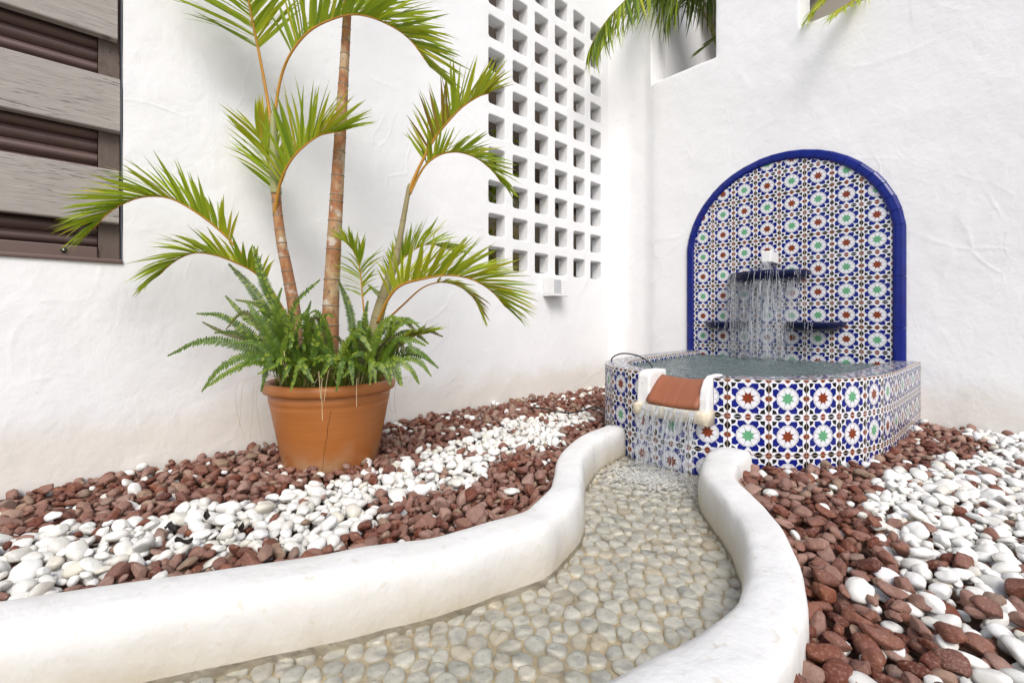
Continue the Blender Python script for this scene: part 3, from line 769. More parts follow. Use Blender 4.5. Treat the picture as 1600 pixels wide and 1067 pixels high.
for k in range(270):                                        # upper bowl overflowing all round its rim
    a = math.pi * (0.5 + 0.5 * random.uniform(-1, 1)); r = 0.232
    if math.sin(a * 5 + 0.7) < -0.8 or (a < 0.5 and random.random() < .25): continue
    zs = 0.846
    if k % 5: r = random.uniform(0.10, 0.222); zs = 0.79
    x, y = -1.0 + r*math.cos(a), yw - 0.96*r*math.sin(a)
    zend = 0.31
    for cx, rb in ((-1.262, 0.142), (-0.748, 0.156)):
        if math.hypot(x - cx, y - yw) < rb: zend = 0.545
    if zend > 0.5 and random.random() < 0.5: continue
    strand(M, x, y, zs, zend, 0.06*math.cos(a) - 0.02 + random.gauss(0, .05), -0.14*math.sin(a) + random.gauss(0, .05), random.choice((0.0008, 0.0010, 0.0012, 0.0015, 0.0024)), 0.75)
for cx, rb in ((-1.262, 0.142), (-0.748, 0.156)):             # lower bowls
    for k in range(20):
        a = math.pi * random.random(); inn = (math.cos(a) * (1 if cx < -1 else -1))
        if inn < -0.2: continue
        strand(M, cx + rb*math.cos(a), yw - 0.96*rb*math.sin(a), 0.535, 0.305, 0.05*math.cos(a), -0.07*math.sin(a), random.uniform(0.0007, 0.0018), 0.8)
for k in range(26):                                         # from the outlet into the upper bowl
    strand(M, random.uniform(-0.992, -0.953), yw - 0.145 + random.uniform(-0.01, 0.01), 0.908, 0.848, random.uniform(-0.3, 0.3), random.uniform(-0.25, 0.1), random.uniform(0.0015, 0.003), 0.8)
for k in range(700):
    drops(M, (-1.0 + random.gauss(0, 0.13), yw - abs(random.gauss(0.1, 0.09)), random.uniform(0.32, 0.80)), random.uniform(0.0008, 0.0024))
for k in range(500):
    drops(M, (-1.0 + random.gauss(0, 0.16), yw - abs(random.gauss(0.12, 0.10)), 0.305 + abs(random.gauss(0, 0.025))), random.uniform(0.001, 0.0028))
for k in range(160):
    drops(M, (-1.0 + random.gauss(0, 0.12), yw - abs(random.gauss(0.1, 0.06)), 0.85 + abs(random.gauss(0, 0.018))), random.uniform(0.001, 0.0024))
for v in M.v: pass
M.v = [(x, min(y, yw - 0.001), z) for x, y, z in M.v]
MS_ = MB()                                              # torn veils of water between the threads
for rr0, rr1, ph in ((0.205, 0.235, 0.0), (0.165, 0.20, 1.0), (0.12, 0.16, 2.0)):
    rows = []
    for t in np.linspace(0, 1, 26):
        z = 0.80 - 0.49 * t; rad = rr0 + (rr1 - rr0) * math.sqrt(t)
        rows.append([(-1.005 - 0.02*t + (rad + 0.008*nz(a*6, t*5, ph))*math.cos(a)*(0.97 - 0.12*t), yw - 0.002 - (rad + 0.01*nz(a*7, t*4, ph + 3))*0.96*math.sin(a), z) for a in np.linspace(0.45, math.pi - 0.15, 50)])
    MS_.grid(rows)
tag(MS_.build('water_veil', M_SHEET, None, True), 'torn translucent veil of water under the upper blue bowl', 'water', kind='stuff')
tag(M.build('falling_water', M_SPRAY, None, True), 'thin threads of water spilling from the blue bowls into the basin', 'water', kind='stuff')
CHZ = -0.046                                                # channel water level
M = MB()
for k in range(80):
    x = random.uniform(spx0 + 0.05, spx1 - 0.035); side = (x - (spx0 + spx1)/2) / 0.12
    if abs(math.sin(x * 70)) < 0.35: continue
    strand(M, x, 1.664, 0.205, CHZ, 0.08*side - 0.03, random.uniform(-0.45, -0.15), random.uniform(0.0006, 0.0018), 0.5)
for xx in (spx0 + 0.052, spx0 + 0.060, spx1 - 0.045, spx1 - 0.05, spx1 - 0.1, spx0 + 0.12):
    strand(M, xx, 1.663, 0.205, CHZ, random.uniform(-0.02, 0.02), -0.32, 0.0032, 0.0)
for k in range(330):
    drops(M, ((spx0 + spx1)/2 - 0.01 + random.gauss(0, 0.085), 1.56 + random.gauss(0, 0.05), CHZ + abs(random.gauss(0, 0.028))), random.uniform(0.0008, 0.0024))
MS_ = MB()
for y0, vy, ph in ((1.663, -0.22, 0.0), (1.663, -0.36, 4.0)):
    rows = []
    for t in np.linspace(0, 1, 22):
        T = t * math.sqrt(2 * (0.206 - CHZ) / 9.8)
        rows.append([(x + 0.004*nz(x*40, t*4, ph) + (x - (spx0 + spx1)/2)*0.08*t, y0 + vy*T + 0.006*nz(x*30, t*3, ph + 2), 0.206 - 4.9*T*T) for x in np.linspace(spx0 + 0.048, spx1 - 0.03, 40)])
    MS_.grid(rows)
tag(MS_.build('spout_veil', M_SHEET, None, True), 'thin streaky sheet of water dropping from the spout ledge', 'water', kind='stuff')
tag(M.build('spout_water', M_SPRAY, None, True), 'curtain of water dropping from the terracotta spout into the channel', 'water', kind='stuff')

# ------------------------------------------------------------------ channel: kerbs, pebble floor, water
channel = root('water_channel', (-0.7, 0.9, 0), 'winding white water channel with rounded plaster kerbs and pebble floor', 'channel')
CL = Vector(channel.location)
KL = [(-1.60, -1.2, .066), (-1.37, -0.70, .066), (-1.21, -0.34, .065), (-1.095, -0.08, .063), (-0.990, 0.145, .061), (-0.905, 0.329, .059), (-0.862, 0.433, .057), (-0.818, 0.544, .055), (-0.786, 0.680, .054), (-0.772, 0.777, .053), (-0.792, 0.867, .051),
      (-0.838, 0.984, .049), (-0.918, 1.097, .048), (-1.018, 1.225, .047), (-1.088, 1.36, .047), (-1.142, 1.50, .048), (-1.185, 1.742, .049)]
KR = [(-0.41, -1.2, .060), (-0.39, -0.6, .105), (-0.36, -0.1, .107), (-0.345, 0.10, .105), (-0.328, 0.25, .100), (-0.306, 0.42, .091), (-0.284, 0.55, .078), (-0.266, 0.66, .066), (-0.260, 0.80, .054), (-0.286, 0.93, .052), (-0.332, 1.06, .050), (-0.384, 1.16, .049),
      (-0.450, 1.255, .049), (-0.528, 1.345, .050), (-0.598, 1.44, .052), (-0.643, 1.55, .057), (-0.668, 1.65, .064), (-0.672, 1.752, .066)]
def ground_h(x, y): return 0.004 + 0.010 * nz(x * 2.1, y * 2.1, 3) - 0.03 * sm(0.5, -0.3, y) * sm(-1.5, -2.0, x)
def kerb(K, s, seed):
    """s = +1 when the channel lies to the +x side"""
    P = spline([Vector(q) for q in K], 280); M = MB(); rows = []
    for i, q in enumerate(P):
        t = P[min(i+1, len(P)-1)] - P[max(i-1, 0)]; t.z = 0; t.normalize(); n = Vector((t.y, -t.x, 0)) * s
        w = q.z * (1 + 0.07 * nz(i * 0.08, seed)); h = 0.067 + 0.005 * nz(i * 0.045, seed + 5)
        prof = [(-1.10, -0.12), (-1.05, -0.03), (-1.02, 0.015), (-0.99, 0.048), (-0.95, 0.068), (-0.87, 0.079), (-0.70, 0.0845), (-0.35, 0.086), (0.0, 0.0865), (0.36, 0.0855), (0.64, 0.082), (0.83, 0.073), (0.94, 0.054), (0.99, 0.024), (1.03, -0.01), (1.07, -0.055), (1.12, -0.12)]
        row = []
        for o, z in prof:
            zz = z * h / 0.082 if z > 0 else z
            p = Vector((q.x, q.y, 0)) + n * o * w
            d = 0.0045 * nz(p.x * 6.5, p.y * 6.5, zz * 9 + seed) + 0.0010 * nz(p.x * 27, p.y * 27, zz * 27 + seed)
            row.append((p.x + n.x*d, p.y + n.y*d, zz + d * 0.8))
        rows.append(row)
    M.grid(rows); M.face(rows[0]); M.face(rows[-1])
    o = M.build('kerb', M_KERB, channel, True, True); local(o, channel); return P
PL, PR = kerb(KL, 1, 2.0), kerb(KR, -1, 8.0)
def at_y(P, y):
    for a, b in zip(P, P[1:]):
        if a.y <= y <= b.y: f = (y - a.y) / max(1e-9, b.y - a.y); return a.x + (b.x - a.x)*f, a.z + (b.z - a.z)*f
    return (P[0].x, P[0].z) if y < P[0].y else (P[-1].x, P[-1].z)
FLZ = -0.064
M = MB(); M.grid([[(x, y, FLZ - 0.003 + 0.003 * nz(x*7, y*7, 2)) for x in np.linspace(at_y(PL, y)[0], at_y(PR, y)[0], 24)] for y in np.linspace(-1.2, 1.74, 110)])
local(M.build('mortar_bed', M_MORTAR, channel, True), channel)
def poisson(n_try, x0, x1, y0, y1, test, rad):
    pts = []; cell = 0.05; grid = {}
    for _ in range(n_try):
        x, y = random.uniform(x0, x1), random.uniform(y0, y1)
        if not test(x, y): continue
        r = rad(x, y); cx, cy = int(x / cell), int(y / cell); good = True
        for i in (-1, 0, 1):
            for j in (-1, 0, 1):
                for (a, b, q) in grid.get((cx + i, cy + j), ()):
                    if (a - x)**2 + (b - y)**2 < (r + q)**2: good = False; break
        if good: grid.setdefault((cx, cy), []).append((x, y, r)); pts.append((x, y, r))
    return pts
def relaxed_voronoi_fill(pts, test):
    """size every floor pebble to the free room round it"""
    arr = np.array([p[:2] for p in pts]); out = []
    for i, (x, y, r) in enumerate(pts):
        d = np.hypot(arr[:, 0] - x, arr[:, 1] - y); o = np.argsort(d)[1:9]
        out.append((x, y, [(arr[q, 0], arr[q, 1]) for q in o]))
    return out
def cell_poly(x, y, nb, gap, lim=0.032, n=14):
    P = []
    for k in range(n):
        a = 2*math.pi*k/n + 0.2; dx, dy = math.cos(a), math.sin(a); t = lim
        for (u, v) in nb:
            mx, my = (u - x)/2, (v - y)/2; l = math.hypot(mx, my); den = (dx*mx + dy*my)/l
            if den > 0.05: t = min(t, (l - gap) / den)
        P.append((dx*t*(1 + 0.16*nz(x*80 + dx*1.4, y*80 + dy*1.4)), dy*t*(1 + 0.16*nz(x*80 + dx*1.4, y*80 + dy*1.4))))
    Q = []                                                # round the corners off
    for k in range(n):
        a, b, c = P[k-1], P[k], P[(k+1) % n]; Q.append((0.25*a[0] + 0.5*b[0] + 0.25*c[0], 0.25*a[1] + 0.5*b[1] + 0.25*c[1]))
    return Q
def in_chan(x, y):
    a, wa = at_y(PL, y); b, wb = at_y(PR, y); return a + wa*0.75 < x < b - wb*0.75
fp = poisson(60000, -1.5, -0.2, -0.35, 1.72, in_chan, lambda x, y: random.uniform(0.0125, 0.0195))
fl = relaxed_voronoi_fill(fp, in_chan)
def seen_size(x, y, z, r):
    v = Vector((x, y, z)); Y = depth(v)
    if Y < 0.2: return 0
    px, py = project(v)
    return FPX * r / Y if -20 < px < 1620 and 0 < py < 1090 else 0
fl.sort(key=lambda q: -seen_size(q[0], q[1], FLZ, 0.02))
def floor_pebble(mb, x, y, nb):
    Q = cell_poly(x, y, nb, 0.0007 + 0.0012*random.random()); n = len(Q); h = random.uniform(0.004, 0.008); tx, ty = random.uniform(-.12, .12), random.uniform(-.12, .12)
    rows = []
    for s, hz in ((1.0, -0.004), (0.985, h*0.35), (0.86, h*0.82), (0.55, h*1.0), (0.05, h*1.04)):
        rows.append([(qx*s, qy*s, hz + qx*tx*s + qy*ty*s + 0.0012*nz(qx*90 + x*50, qy*90, s)) for qx, qy in Q])
    mb.grid([[(a + x - CL.x, b + y - CL.y, c + FLZ) for a, b, c in r] for r in rows], closed=True)
for (x, y, nb) in fl[:300]:
    M = MB(); floor_pebble(M, x, y, nb); M.build('floor_pebble', M_WETSTONE, channel, True)
M = MB()
for (x, y, nb) in fl[300:]: floor_pebble(M, x, y, nb)
tag(M.build('floor_pebbles', M_WETSTONE, channel, True), kind='stuff')
sxm = (spx0 + spx1)/2 - 0.01
def chan_h(x, y):
    d = math.hypot((x - sxm) / 0.16, (y - 1.54) / 0.14); e = math.exp(-d*d)
    far = math.exp(-max(0, 1.55 - y) / 0.5)
    rr = math.hypot(x - sxm, y - 1.56)
    return CHZ + 0.0010 * nz(x*13, y*13, 1) + (0.0012 * far + 0.011*e) * nz(x*34, y*34, 3) + 0.0016 * far * math.sin(rr*95 + 2*nz(x*6, y*6)) * sm(0.02, 0.12, rr) + 0.006 * e * abs(nz(x*60, y*60))
M = MB(); M.grid([[(x, y, chan_h(x, y)) for x in np.linspace(at_y(PL, y)[0] + 0.01, at_y(PR, y)[0] - 0.01, 90)] for y in np.concatenate([np.linspace(-1.15, 0.5, 60), np.linspace(0.51, 1.74, 150)])])
tag(M.build('channel_water', M_CHANW, None, True), kind='structure')
M = MB()                                               # white water where the curtain lands
for k in range(3200):
    rr = abs(random.gauss(0, 0.085)); a = random.uniform(0, 2*math.pi)
    x, y = sxm + rr*math.cos(a)*1.15, 1.54 + rr*math.sin(a)*0.95
    if not in_chan(x, y) or y > 1.70: continue
    r = random.uniform(0.0015, 0.0065); z = chan_h(x, y); n = 7
    M.grid([[(x + r*q*math.cos(t), y + r*q*math.sin(t), z + r*hh) for t in np.linspace(0, 2*math.pi, n, endpoint=False)] for q, hh in ((1.0, 0.02), (0.8, 0.35), (0.1, 0.55))], closed=True)
tag(M.build('foam', M_FOAM, None, True), 'white foam where the spout water lands in the channel', 'foam', kind='stuff')

# ------------------------------------------------------------------ pebble beds
POTC = Vector((-1.788, 0.690))
M = MB(); ysg = np.linspace(-1.2, 1.74, 80)
M.grid([[(x, y, -0.030) for x in (XL - 0.05, at_y(PL, y)[0])] for y in ysg]); M.grid([[(x, y, -0.030) for x in (at_y(PR, y)[0], 3.2)] for y in ysg])
M.grid([[(x, y, -0.030) for x in (XL - 0.05, -0.9, 3.2)] for y in (1.741, 3.25)])
tag(M.build('ground', M_SOIL), kind='structure')
def in_left(x, y):
    if x < XL + 0.012 or y > 3.18 or y < -1.0: return False
    if y < 1.74:
        a, w = at_y(PL, y)
        if x > a - w*0.93: return False
    elif x > -0.9 or inside(x, y, poly): return False
    if y >= 1.70 and x > -1.14: return False
    if min((Vector((x, y, 0)) - p).length for p in poly) < 0.012: return False
    return math.hypot(x - POTC.x, y - POTC.y) > 0.168
def in_right(x, y):
    if y > 3.18 or y < -0.1 or x > 1.1: return False
    if y < 1.76:
        b, w = at_y(PR, y)
        if x < b + w*0.93: return False
    elif inside(x, y, poly): return False
    if y >= 1.70 and x < -0.75: return False
    return min((Vector((x, y, 0)) - p).length for p in poly) > 0.012
W1 = [(0, 812), (70, 812), (130, 800), (200, 806), (262, 792), (310, 772), (360, 782), (420, 768), (480, 748), (540, 742), (600, 735), (625, 718), (660, 700), (720, 678), (790, 655), (850, 642), (920, 636),
      (930, 650), (880, 668), (870, 690), (800, 700), (760, 724), (752, 748), (700, 752), (650, 764), (620, 788), (580, 806), (535, 822), (520, 848), (460, 846), (430, 832), (385, 846), (330, 838), (290, 858), (240, 862), (180, 880), (120, 888), (70, 925), (0, 930)]
W1 = [gnd(px, py, 0.025) for px, py in W1]
W1 = [W1[0] + (W1[0] - W1[1]) * 8] + W1 + [W1[-1] + (W1[-1] - W1[-2]) * 6]
W2 = [(1500, 668), (1600, 668), (1600, 860), (1600, 905), (1540, 905), (1470, 925), (1410, 880), (1376, 840), (1372, 800), (1345, 778), (1400, 722), (1450, 728), (1460, 700), (1520, 712), (1560, 690)]
W2 = [gnd(px, py, 0.025) for px, py in W2]
W2[1:3] = [W2[1], W2[1] + Vector((0.8, 0.3, 0)), W2[2] + Vector((0.8, 0.0, 0))]
def white_prob(x, y):
    j = 0.02
    xx, yy = x + 0.03*nz(x*12, y*12, 1), y + 0.03*nz(x*12, y*12, 6)
    if x > -0.75 and y < 3.2 and in_right(x, y):
        if inside(xx, yy, W2): return 0.86
        px, py = project((x, y, 0.02))
        if py > 880: return 0.07 + 0.42 * sm(1270, 1480, px)
        return 0.06
    if inside(xx, yy, W1): return 0.87
    return 0.065
def stone_mesh(seed, sub, red):
    rs = random.Random(seed); bm = bmesh.new(); bmesh.ops.create_icosphere(bm, subdivisions=sub, radius=1.0)
    sx, sy, sz = rs.uniform(1.0, 1.4), rs.uniform(0.74, 0.98), rs.uniform(0.50, 0.78)
    planes = []
    for _ in range(11 if red else 7):
        n = Vector((rs.gauss(0, 1), rs.gauss(0, 1), rs.gauss(0, 1))).normalized(); planes.append((n, rs.uniform(0.58, 0.84) if red else rs.uniform(0.66, 0.88)))
    for v in bm.verts:
        p = v.co.copy()
        for n, d in planes:
            e = p.dot(n) - d
            if e > 0: p -= n * e * (1.0 if red else 0.85)
        p *= 1 + (0.16 if red else 0.14) * noise.noise(p * 1.3 + Vector((seed * 3.1, 0, 0))) + (0.05 if red else 0.02) * noise.noise(p * 4 + Vector((0, seed, 0)))
        v.co = (p.x*sx, p.y*sy, p.z*sz)
    me = bpy.data.meshes.new('red_pebble' if red else 'white_pebble'); bm.to_mesh(me); bm.free()
    me.materials.append(M_RED if red else M_WHITE); me.polygons.foreach_set('use_smooth', [True]*len(me.polygons))
    return me
NV = 14
HI = {c: [stone_mesh(s + 50*c, 3, bool(c)) for s in range(NV)] for c in (0, 1)}
LO = {c: [stone_mesh(s + 50*c, 2, bool(c)) for s in range(NV)] for c in (0, 1)}
LOA = {}
for c in (0, 1):
    LOA[c] = []
    for me in LO[c]:
        v = np.empty(len(me.vertices)*3); me.vertices.foreach_get('co', v); f = np.empty(len(me.polygons)*3, dtype=np.int64); me.polygons.foreach_get('vertices', f)
        LOA[c].append((v.reshape(-1, 3), f.reshape(-1, 3)))
stones = []
for bed, test, box, tries in (('left', in_left, (XL, -0.7, -1.0, 3.18), 90000), ('right', in_right, (-0.75, 1.1, -0.1, 3.18), 90000)):
    for layer, (lo, hi, tr, zoff) in enumerate(((0.0105, 0.0170, tries, 0.0), (0.011, 0.0195, tries // 2, 0.015), (0.016, 0.022, 5000, 0.027))):
        pr = poisson(tr, *box, test, (lambda x, y: random.uniform(lo, hi)) if layer < 2 else (lambda x, y: random.uniform(0.03, 0.05)))
        for (x, y, r) in pr:
            if layer == 2: r = random.uniform(0.016, 0.021)
            c = 0 if random.random() < white_prob(x, y) else 1
            s = r * random.choice((0.95, 1.1, 1.2, 1.3, 1.45)) * (1.0 if c else 0.98)
            if bed == 'left':
                a = at_y(PL, min(y, 1.74)); edge = 0.008 * sm(0.2, 0.0, a[0] - a[1] - x) if y < 1.7 else 0
            else: edge = 0
            z = ground_h(x, y) - 0.014 + zoff + edge + random.uniform(-0.005, 0.006)
            rot = Matrix.Rotation(random.uniform(0, 6.28), 4, 'Z') @ Matrix.Rotation(random.gauss(0, 0.42), 4, 'X') @ Matrix.Rotation(random.gauss(0, 0.42), 4, 'Y')
            mw = Matrix.Translation((x, y, z)) @ rot @ Matrix.Diagonal((s, s*random.uniform(0.9, 1.1), s*random.uniform(0.85, 1.15), 1))
            stones.append((c, bed, mw, seen_size(x, y, z, s) * (1 if layer else 0.55), random.randrange(NV)))
print('pebbles', len(stones), 'floor', len(fl))
def lab(c, bed, x, y):
    if bed == 'left':
        if inside(x, y, W1):
            return ('red brown pebble strayed into the white stripe of the left bed', 'red pebbles strayed into the left white stripe') if c else ('smooth white pebble in the winding white stripe below the house wall', 'white pebbles of the left stripe')
        near = y < 1.74 and at_y(PL, y)[0] - x < 0.36
        if c: return ('red brown pebble between the white stripe and the left kerb', 'red pebbles along the left kerb') if near else ('red brown pebble between the house wall and the white stripe', 'red pebbles along the house wall')
        return ('single white pebble lying among the red ones in the left bed', 'white pebbles strayed among the left red ones')
    if inside(x, y, W2):
        return ('red brown pebble strayed into the white patch right of the basin', 'red pebbles strayed into the right white patch') if c else ('smooth white pebble of the patch right of the basin', 'white pebbles of the right patch')
    if c: return ('red brown pebble of the bed between right kerb and white patch', 'red pebbles beside the right kerb')
    return ('white pebble mixed among the red ones near the right kerb', 'white pebbles mixed into the right red bed')
for c, nm in ((1, 'red_pebble'), (0, 'white_pebble')):
    S = sorted([s for s in stones if s[0] == c], key=lambda s: -s[3])
    for (cc, bed, mw, sz, k) in S[:300]:
        o = link(nm, HI[c][k], None, mw); l_, g_ = lab(c, bed, mw[0][3], mw[1][3]); tag(o, l_, 'pebble', g_)
    V = []; F = []; nv = 0
    for (cc, bed, mw, sz, k) in S[300:]:
        v, f = LOA[c][k]; m = np.array(mw)
        V.append(v @ m[:3, :3].T + m[:3, 3]); F.append(f + nv); nv += len(v)
    V = np.concatenate(V); F = np.concatenate(F)
    me = bpy.data.meshes.new(nm + 's'); me.vertices.add(len(V)); me.vertices.foreach_set('co', V.ravel())
    me.loops.add(len(F)*3); me.loops.foreach_set('vertex_index', F.ravel().astype(np.int32))
    me.polygons.add(len(F)); me.polygons.foreach_set('loop_start', np.arange(0, len(F)*3, 3, dtype=np.int32)); me.polygons.foreach_set('loop_total', np.full(len(F), 3, dtype=np.int32))
    me.update(calc_edges=True); me.polygons.foreach_set('use_smooth', np.ones(len(F), dtype=bool)); me.materials.append(M_RED if c else M_WHITE)
    tag(link('red_gravel' if c else 'white_gravel', me), 'mass of small %s pebbles filling both beds behind the nearest ones' % ('red brown' if c else 'white'), 'gravel', kind='stuff')

# ------------------------------------------------------------------ plant pot
pot = root('plant_pot', (POTC.x, POTC.y, -0.01), 'large round terracotta pot with thick rim and a long crack', 'pot')
def lathe(name, prof, m, parent, n=64, loc=(0, 0, 0)):
    M = MB(); M.grid([[(r*math.cos(a), r*math.sin(a), z) for a in np.linspace(0, 2*math.pi, n, endpoint=False)] for r, z in prof], closed=True)
    o = M.build(name, m, parent, True, False); o.location = loc; return o
PR_ = [(0.001, 0.0), (0.186, 0.0), (0.194, 0.004), (0.196, 0.012), (0.199, 0.018), (0.2315, 0.232), (0.2345, 0.245), (0.2325, 0.252), (0.2365, 0.256), (0.2375, 0.266), (0.2375, 0.276), (0.236, 0.282), (0.2355, 0.286)]
PR_ = [(r * (0.872 + 0.063 * min(1, z / 0.25)), z) for r, z in PR_]
lathe('pot_body', PR_, M_POT, pot)
lathe('pot_rim', [(r * 0.935, z) for r, z in [(0.2352, 0.285), (0.247, 0.287), (0.2565, 0.292), (0.2605, 0.301), (0.2605, 0.314), (0.2575, 0.323), (0.249, 0.328), (0.238, 0.328), (0.229, 0.322), (0.225, 0.308), (0.222, 0.24)]], M_POT, pot)
M = MB(); M.grid([[(0.209*q*math.cos(a), 0.209*q*math.sin(a), 0.292 + 0.02*(1 - q) + 0.012*nz(q*9*math.cos(a), q*9*math.sin(a))) for a in np.linspace(0, 2*math.pi, 40, endpoint=False)] for q in (0.01, 0.3, 0.6, 0.85, 1.0)], closed=True)
M.build('soil', M_SOIL, pot, True)
fwd = Vector((0.7327, -0.6806, 0)).normalized()           # pot side that faces the path
def on_pot(ang, z):
    for (r0, z0), (r1, z1) in zip(PR_[4:], PR_[5:]):
        if z0 <= z <= z1: r = r0 + (r1 - r0)*(z - z0)/(z1 - z0); break
    else: r = 0.221
    a = math.atan2(fwd.y, fwd.x) + ang; return Vector((r*math.cos(a), r*math.sin(a), z))
M = MB(); cz = np.linspace(0.02, 0.245, 26)
M.tube([on_pot(0.20 + 0.17*((z - 0.02)/0.225) + 0.022*nz(z*30, 2) + 0.012*nz(z*80, 4), z) for z in cz], [0.0006 + 0.0005*abs(nz(z*50, 7)) for z in cz], 4)
M.build('crack', M_CRACK, pot)

# ------------------------------------------------------------------ palms
def leaflet_mesh(m, droop, tw, seed):
    n = 7; mb = MB(); rows = []
    for i in range(n + 1):
        t = i / n; w = 0.5 * (0.28 + 0.72*math.sin(math.pi*min(1, 0.12 + t*0.80))**0.8) * (1 - t**3.2) + 0.004
        z = -droop * t**2.2; x = t * (1 - 0.25*droop*t)
        f = 0.30 * (1 - 0.6*t)
        c, s = math.cos(tw*t), math.sin(tw*t)
        def pt(y, zz): return (x, y*c - zz*s, z + (y*s + zz*c) * 0.075)
        rows.append([(x, (w*c)*1.0, z + (w*s + w*f)*0.045), (x, 0, z), (x, -w*c, z + (-w*s + w*f)*0.045)])
    mb.grid(rows); me = mb.mesh('leaflet', m, True); return me
def lset(m): return [leaflet_mesh(m, d, t, i) for i, (d, t) in enumerate(((0.04, 0.2), (0.10, -0.3), (0.18, 0.4), (0.28, -0.2), (0.42, 0.3)))]
LS = {'g': lset(M_LEAF), 'y': lset(M_LEAFY), 'b': lset(M_LEAFB), 'd': lset(M_LEAFD)}
UP = Vector((0, 0, 1))
def frond(parent, pts, n, lmax, start=0.28, v=48, ang=52, cols='ggy', width=0.017, rad=(0.008, 0.002), pet=None, normal=None, side=(1, 1), tipang=22, droop=(0, 3), seed=0, lmin=0.35, nobend=False):
    """rachis along pts, leaflets in two rows; v = how far each row is raised, normal = which way the V opens"""
    rs = random.Random(seed + 17); L = Vector(parent.location)
    n = int(n * 1.30); width *= 0.80; lmax *= 1.06; rad = (rad[0] * 0.82, rad[1] * 0.8)
    P = resample(spline(pts, 60), n=40); M = MB()
    rr = [rad[0] + (rad[1] - rad[0]) * (i / 39)**0.8 for i in range(40)]
    M.tube([p - L for p in P], rr, 6)
    fo = M.build('frond', pet or M_PETIOLE, parent, True)
    for i in range(n):
        s = start + (1 - start) * (i + 0.5) / n; q = min(38.999, s*39); k = int(q); p = P[k].lerp(P[k+1], q - k)
        T = (P[min(k+2, 39)] - P[max(k-1, 0)]).normalized()
        Nn = (normal or UP); Nn = Nn - T*Nn.dot(T)
        if Nn.length < 0.15: Nn = Vector((1, -1, 0)) - T*Vector((1, -1, 0)).dot(T)
        Nn.normalize(); B = T.cross(Nn)
        u = (s - start) / (1 - start)
        prof = lmin + (1 - lmin)*math.sin(math.pi*min(1, 0.10 + u*0.74))**0.7 if u < 0.92 else lmin + 0.42*(1-lmin)
        for sd in (1, -1):
            if side[0 if sd == 1 else 1] < rs.random() - 0.001: continue
            a = R((ang + (tipang - ang)*u**1.3) + rs.uniform(-6, 6)); vv = R(v + rs.uniform(-11, 11))
            d = T*math.cos(a) + (B*sd*math.cos(vv) + Nn*math.sin(vv))*math.sin(a); d.normalize()
            Zl = (UP - d*UP.dot(d))
            if Zl.length < 0.2: Zl = Nn - d*Nn.dot(d)
            Zl.normalize(); Y = Zl.cross(d)
            ro = Matrix.Rotation(rs.uniform(-0.9, 0.9), 3, d)
            Zr = ro @ Zl
            if nobend is False and Zr.z < 0.2: Zr = Zl
            Yr = Zr.cross(d)
            l = lmax * prof * rs.uniform(0.86, 1.1); w = width * rs.uniform(0.75, 1.15) * (0.72 + 0.28*prof)
            mw = Matrix(((d.x*l, Yr.x*w, Zr.x*l, p.x - L.x), (d.y*l, Yr.y*w, Zr.y*l, p.y - L.y), (d.z*l, Yr.z*w, Zr.z*l, p.z - L.z), (0, 0, 0, 1)))
            col = rs.choice(cols); me = LS[col][rs.randint(*droop)]
            link('leaflet', me, fo, mw)
    return fo
def trunk(parent, pts, rads, mat=M_TRUNK, name='trunk', rings=None, ringmat=M_RING):
    L = Vector(parent.location); P = resample(spline(pts, 60), n=60); M = MB(); rr = []
    for i in range(60):
        t = i / 59 * (len(rads) - 1); k = min(int(t), len(rads) - 2); r = rads[k] + (rads[k+1] - rads[k])*(t - k)
        rr.append(r * (1 + 0.02*nz(i*0.6, 3)))
    M.tube([p - L for p in P], rr, 16); o = M.build(name, mat, parent, True)
    if rings:
        for q in rings:
            x = q*59; k = min(58, int(x)); p = P[k].lerp(P[k+1], x - k); r = rr[k]; T = (P[k+1] - P[k]).normalized()
            M = MB(); M.tube([p - L - T*0.003, p - L - T*0.001, p - L + T*0.0008, p - L + T*0.003], [r*1.0, r*1.05 + 0.0004, r*1.045 + 0.0004, r*0.985], 16, 0, False)
            M.build('ring_scar', ringmat, o, True)
    return o
base_z = 0.30
YP = 1.77
# left stem
pa = root('palm', at(462, 520, YP), 'left palm stem with green crown and yellow leaf stalks in the terracotta pot', 'palm', 'palms in the terracotta pot')
trunk(pa, [at(463, 606, YP), at(461, 500, YP), at(450, 430, YP), at(440, 380, YP - .01), at(434, 335, YP - .01), at(431, 300, YP - .015)], [.028, .026, .023, .0205, .018, .0168], rings=[0.1, 0.17, 0.25, 0.32, 0.39, 0.46, 0.53, 0.60, 0.67, 0.74, 0.81, 0.88, 0.95])
trunk(pa, [at(431.5, 303, YP - .015), at(429, 260, YP - .02), at(427, 215, YP - .02), at(426, 178, YP - .02)], [.0200, .018, .013, .008], M_SHAFT, 'crownshaft')
frond(pa, [at(425, 200, YP), at(417, 150, YP), at(405, 85, YP - .02), at(393, 25, YP - .05), at(380, -45, YP - .09), at(362, -120, YP - .12)], 40, 0.36, .42, 14, 58, 'gggy', .021, (.0085, .004), normal=Vector((0.75, -0.6, 0.15)), seed=1, droop=(0, 2), tipang=35)
frond(pa, [at(427, 200, YP), at(436, 135, YP - .01), at(452, 88, YP - .04), at(485, 48, YP - .06), at(530, 27, YP - .08), at(565, 24, YP - .09), at(605, 38, YP - .10), at(640, 62, YP - .11), at(672, 105, YP - .12)], 44, 0.245, .30, 56, 52, 'ggggy', .019, (.0085, .002), seed=2, droop=(0, 2), tipang=20)
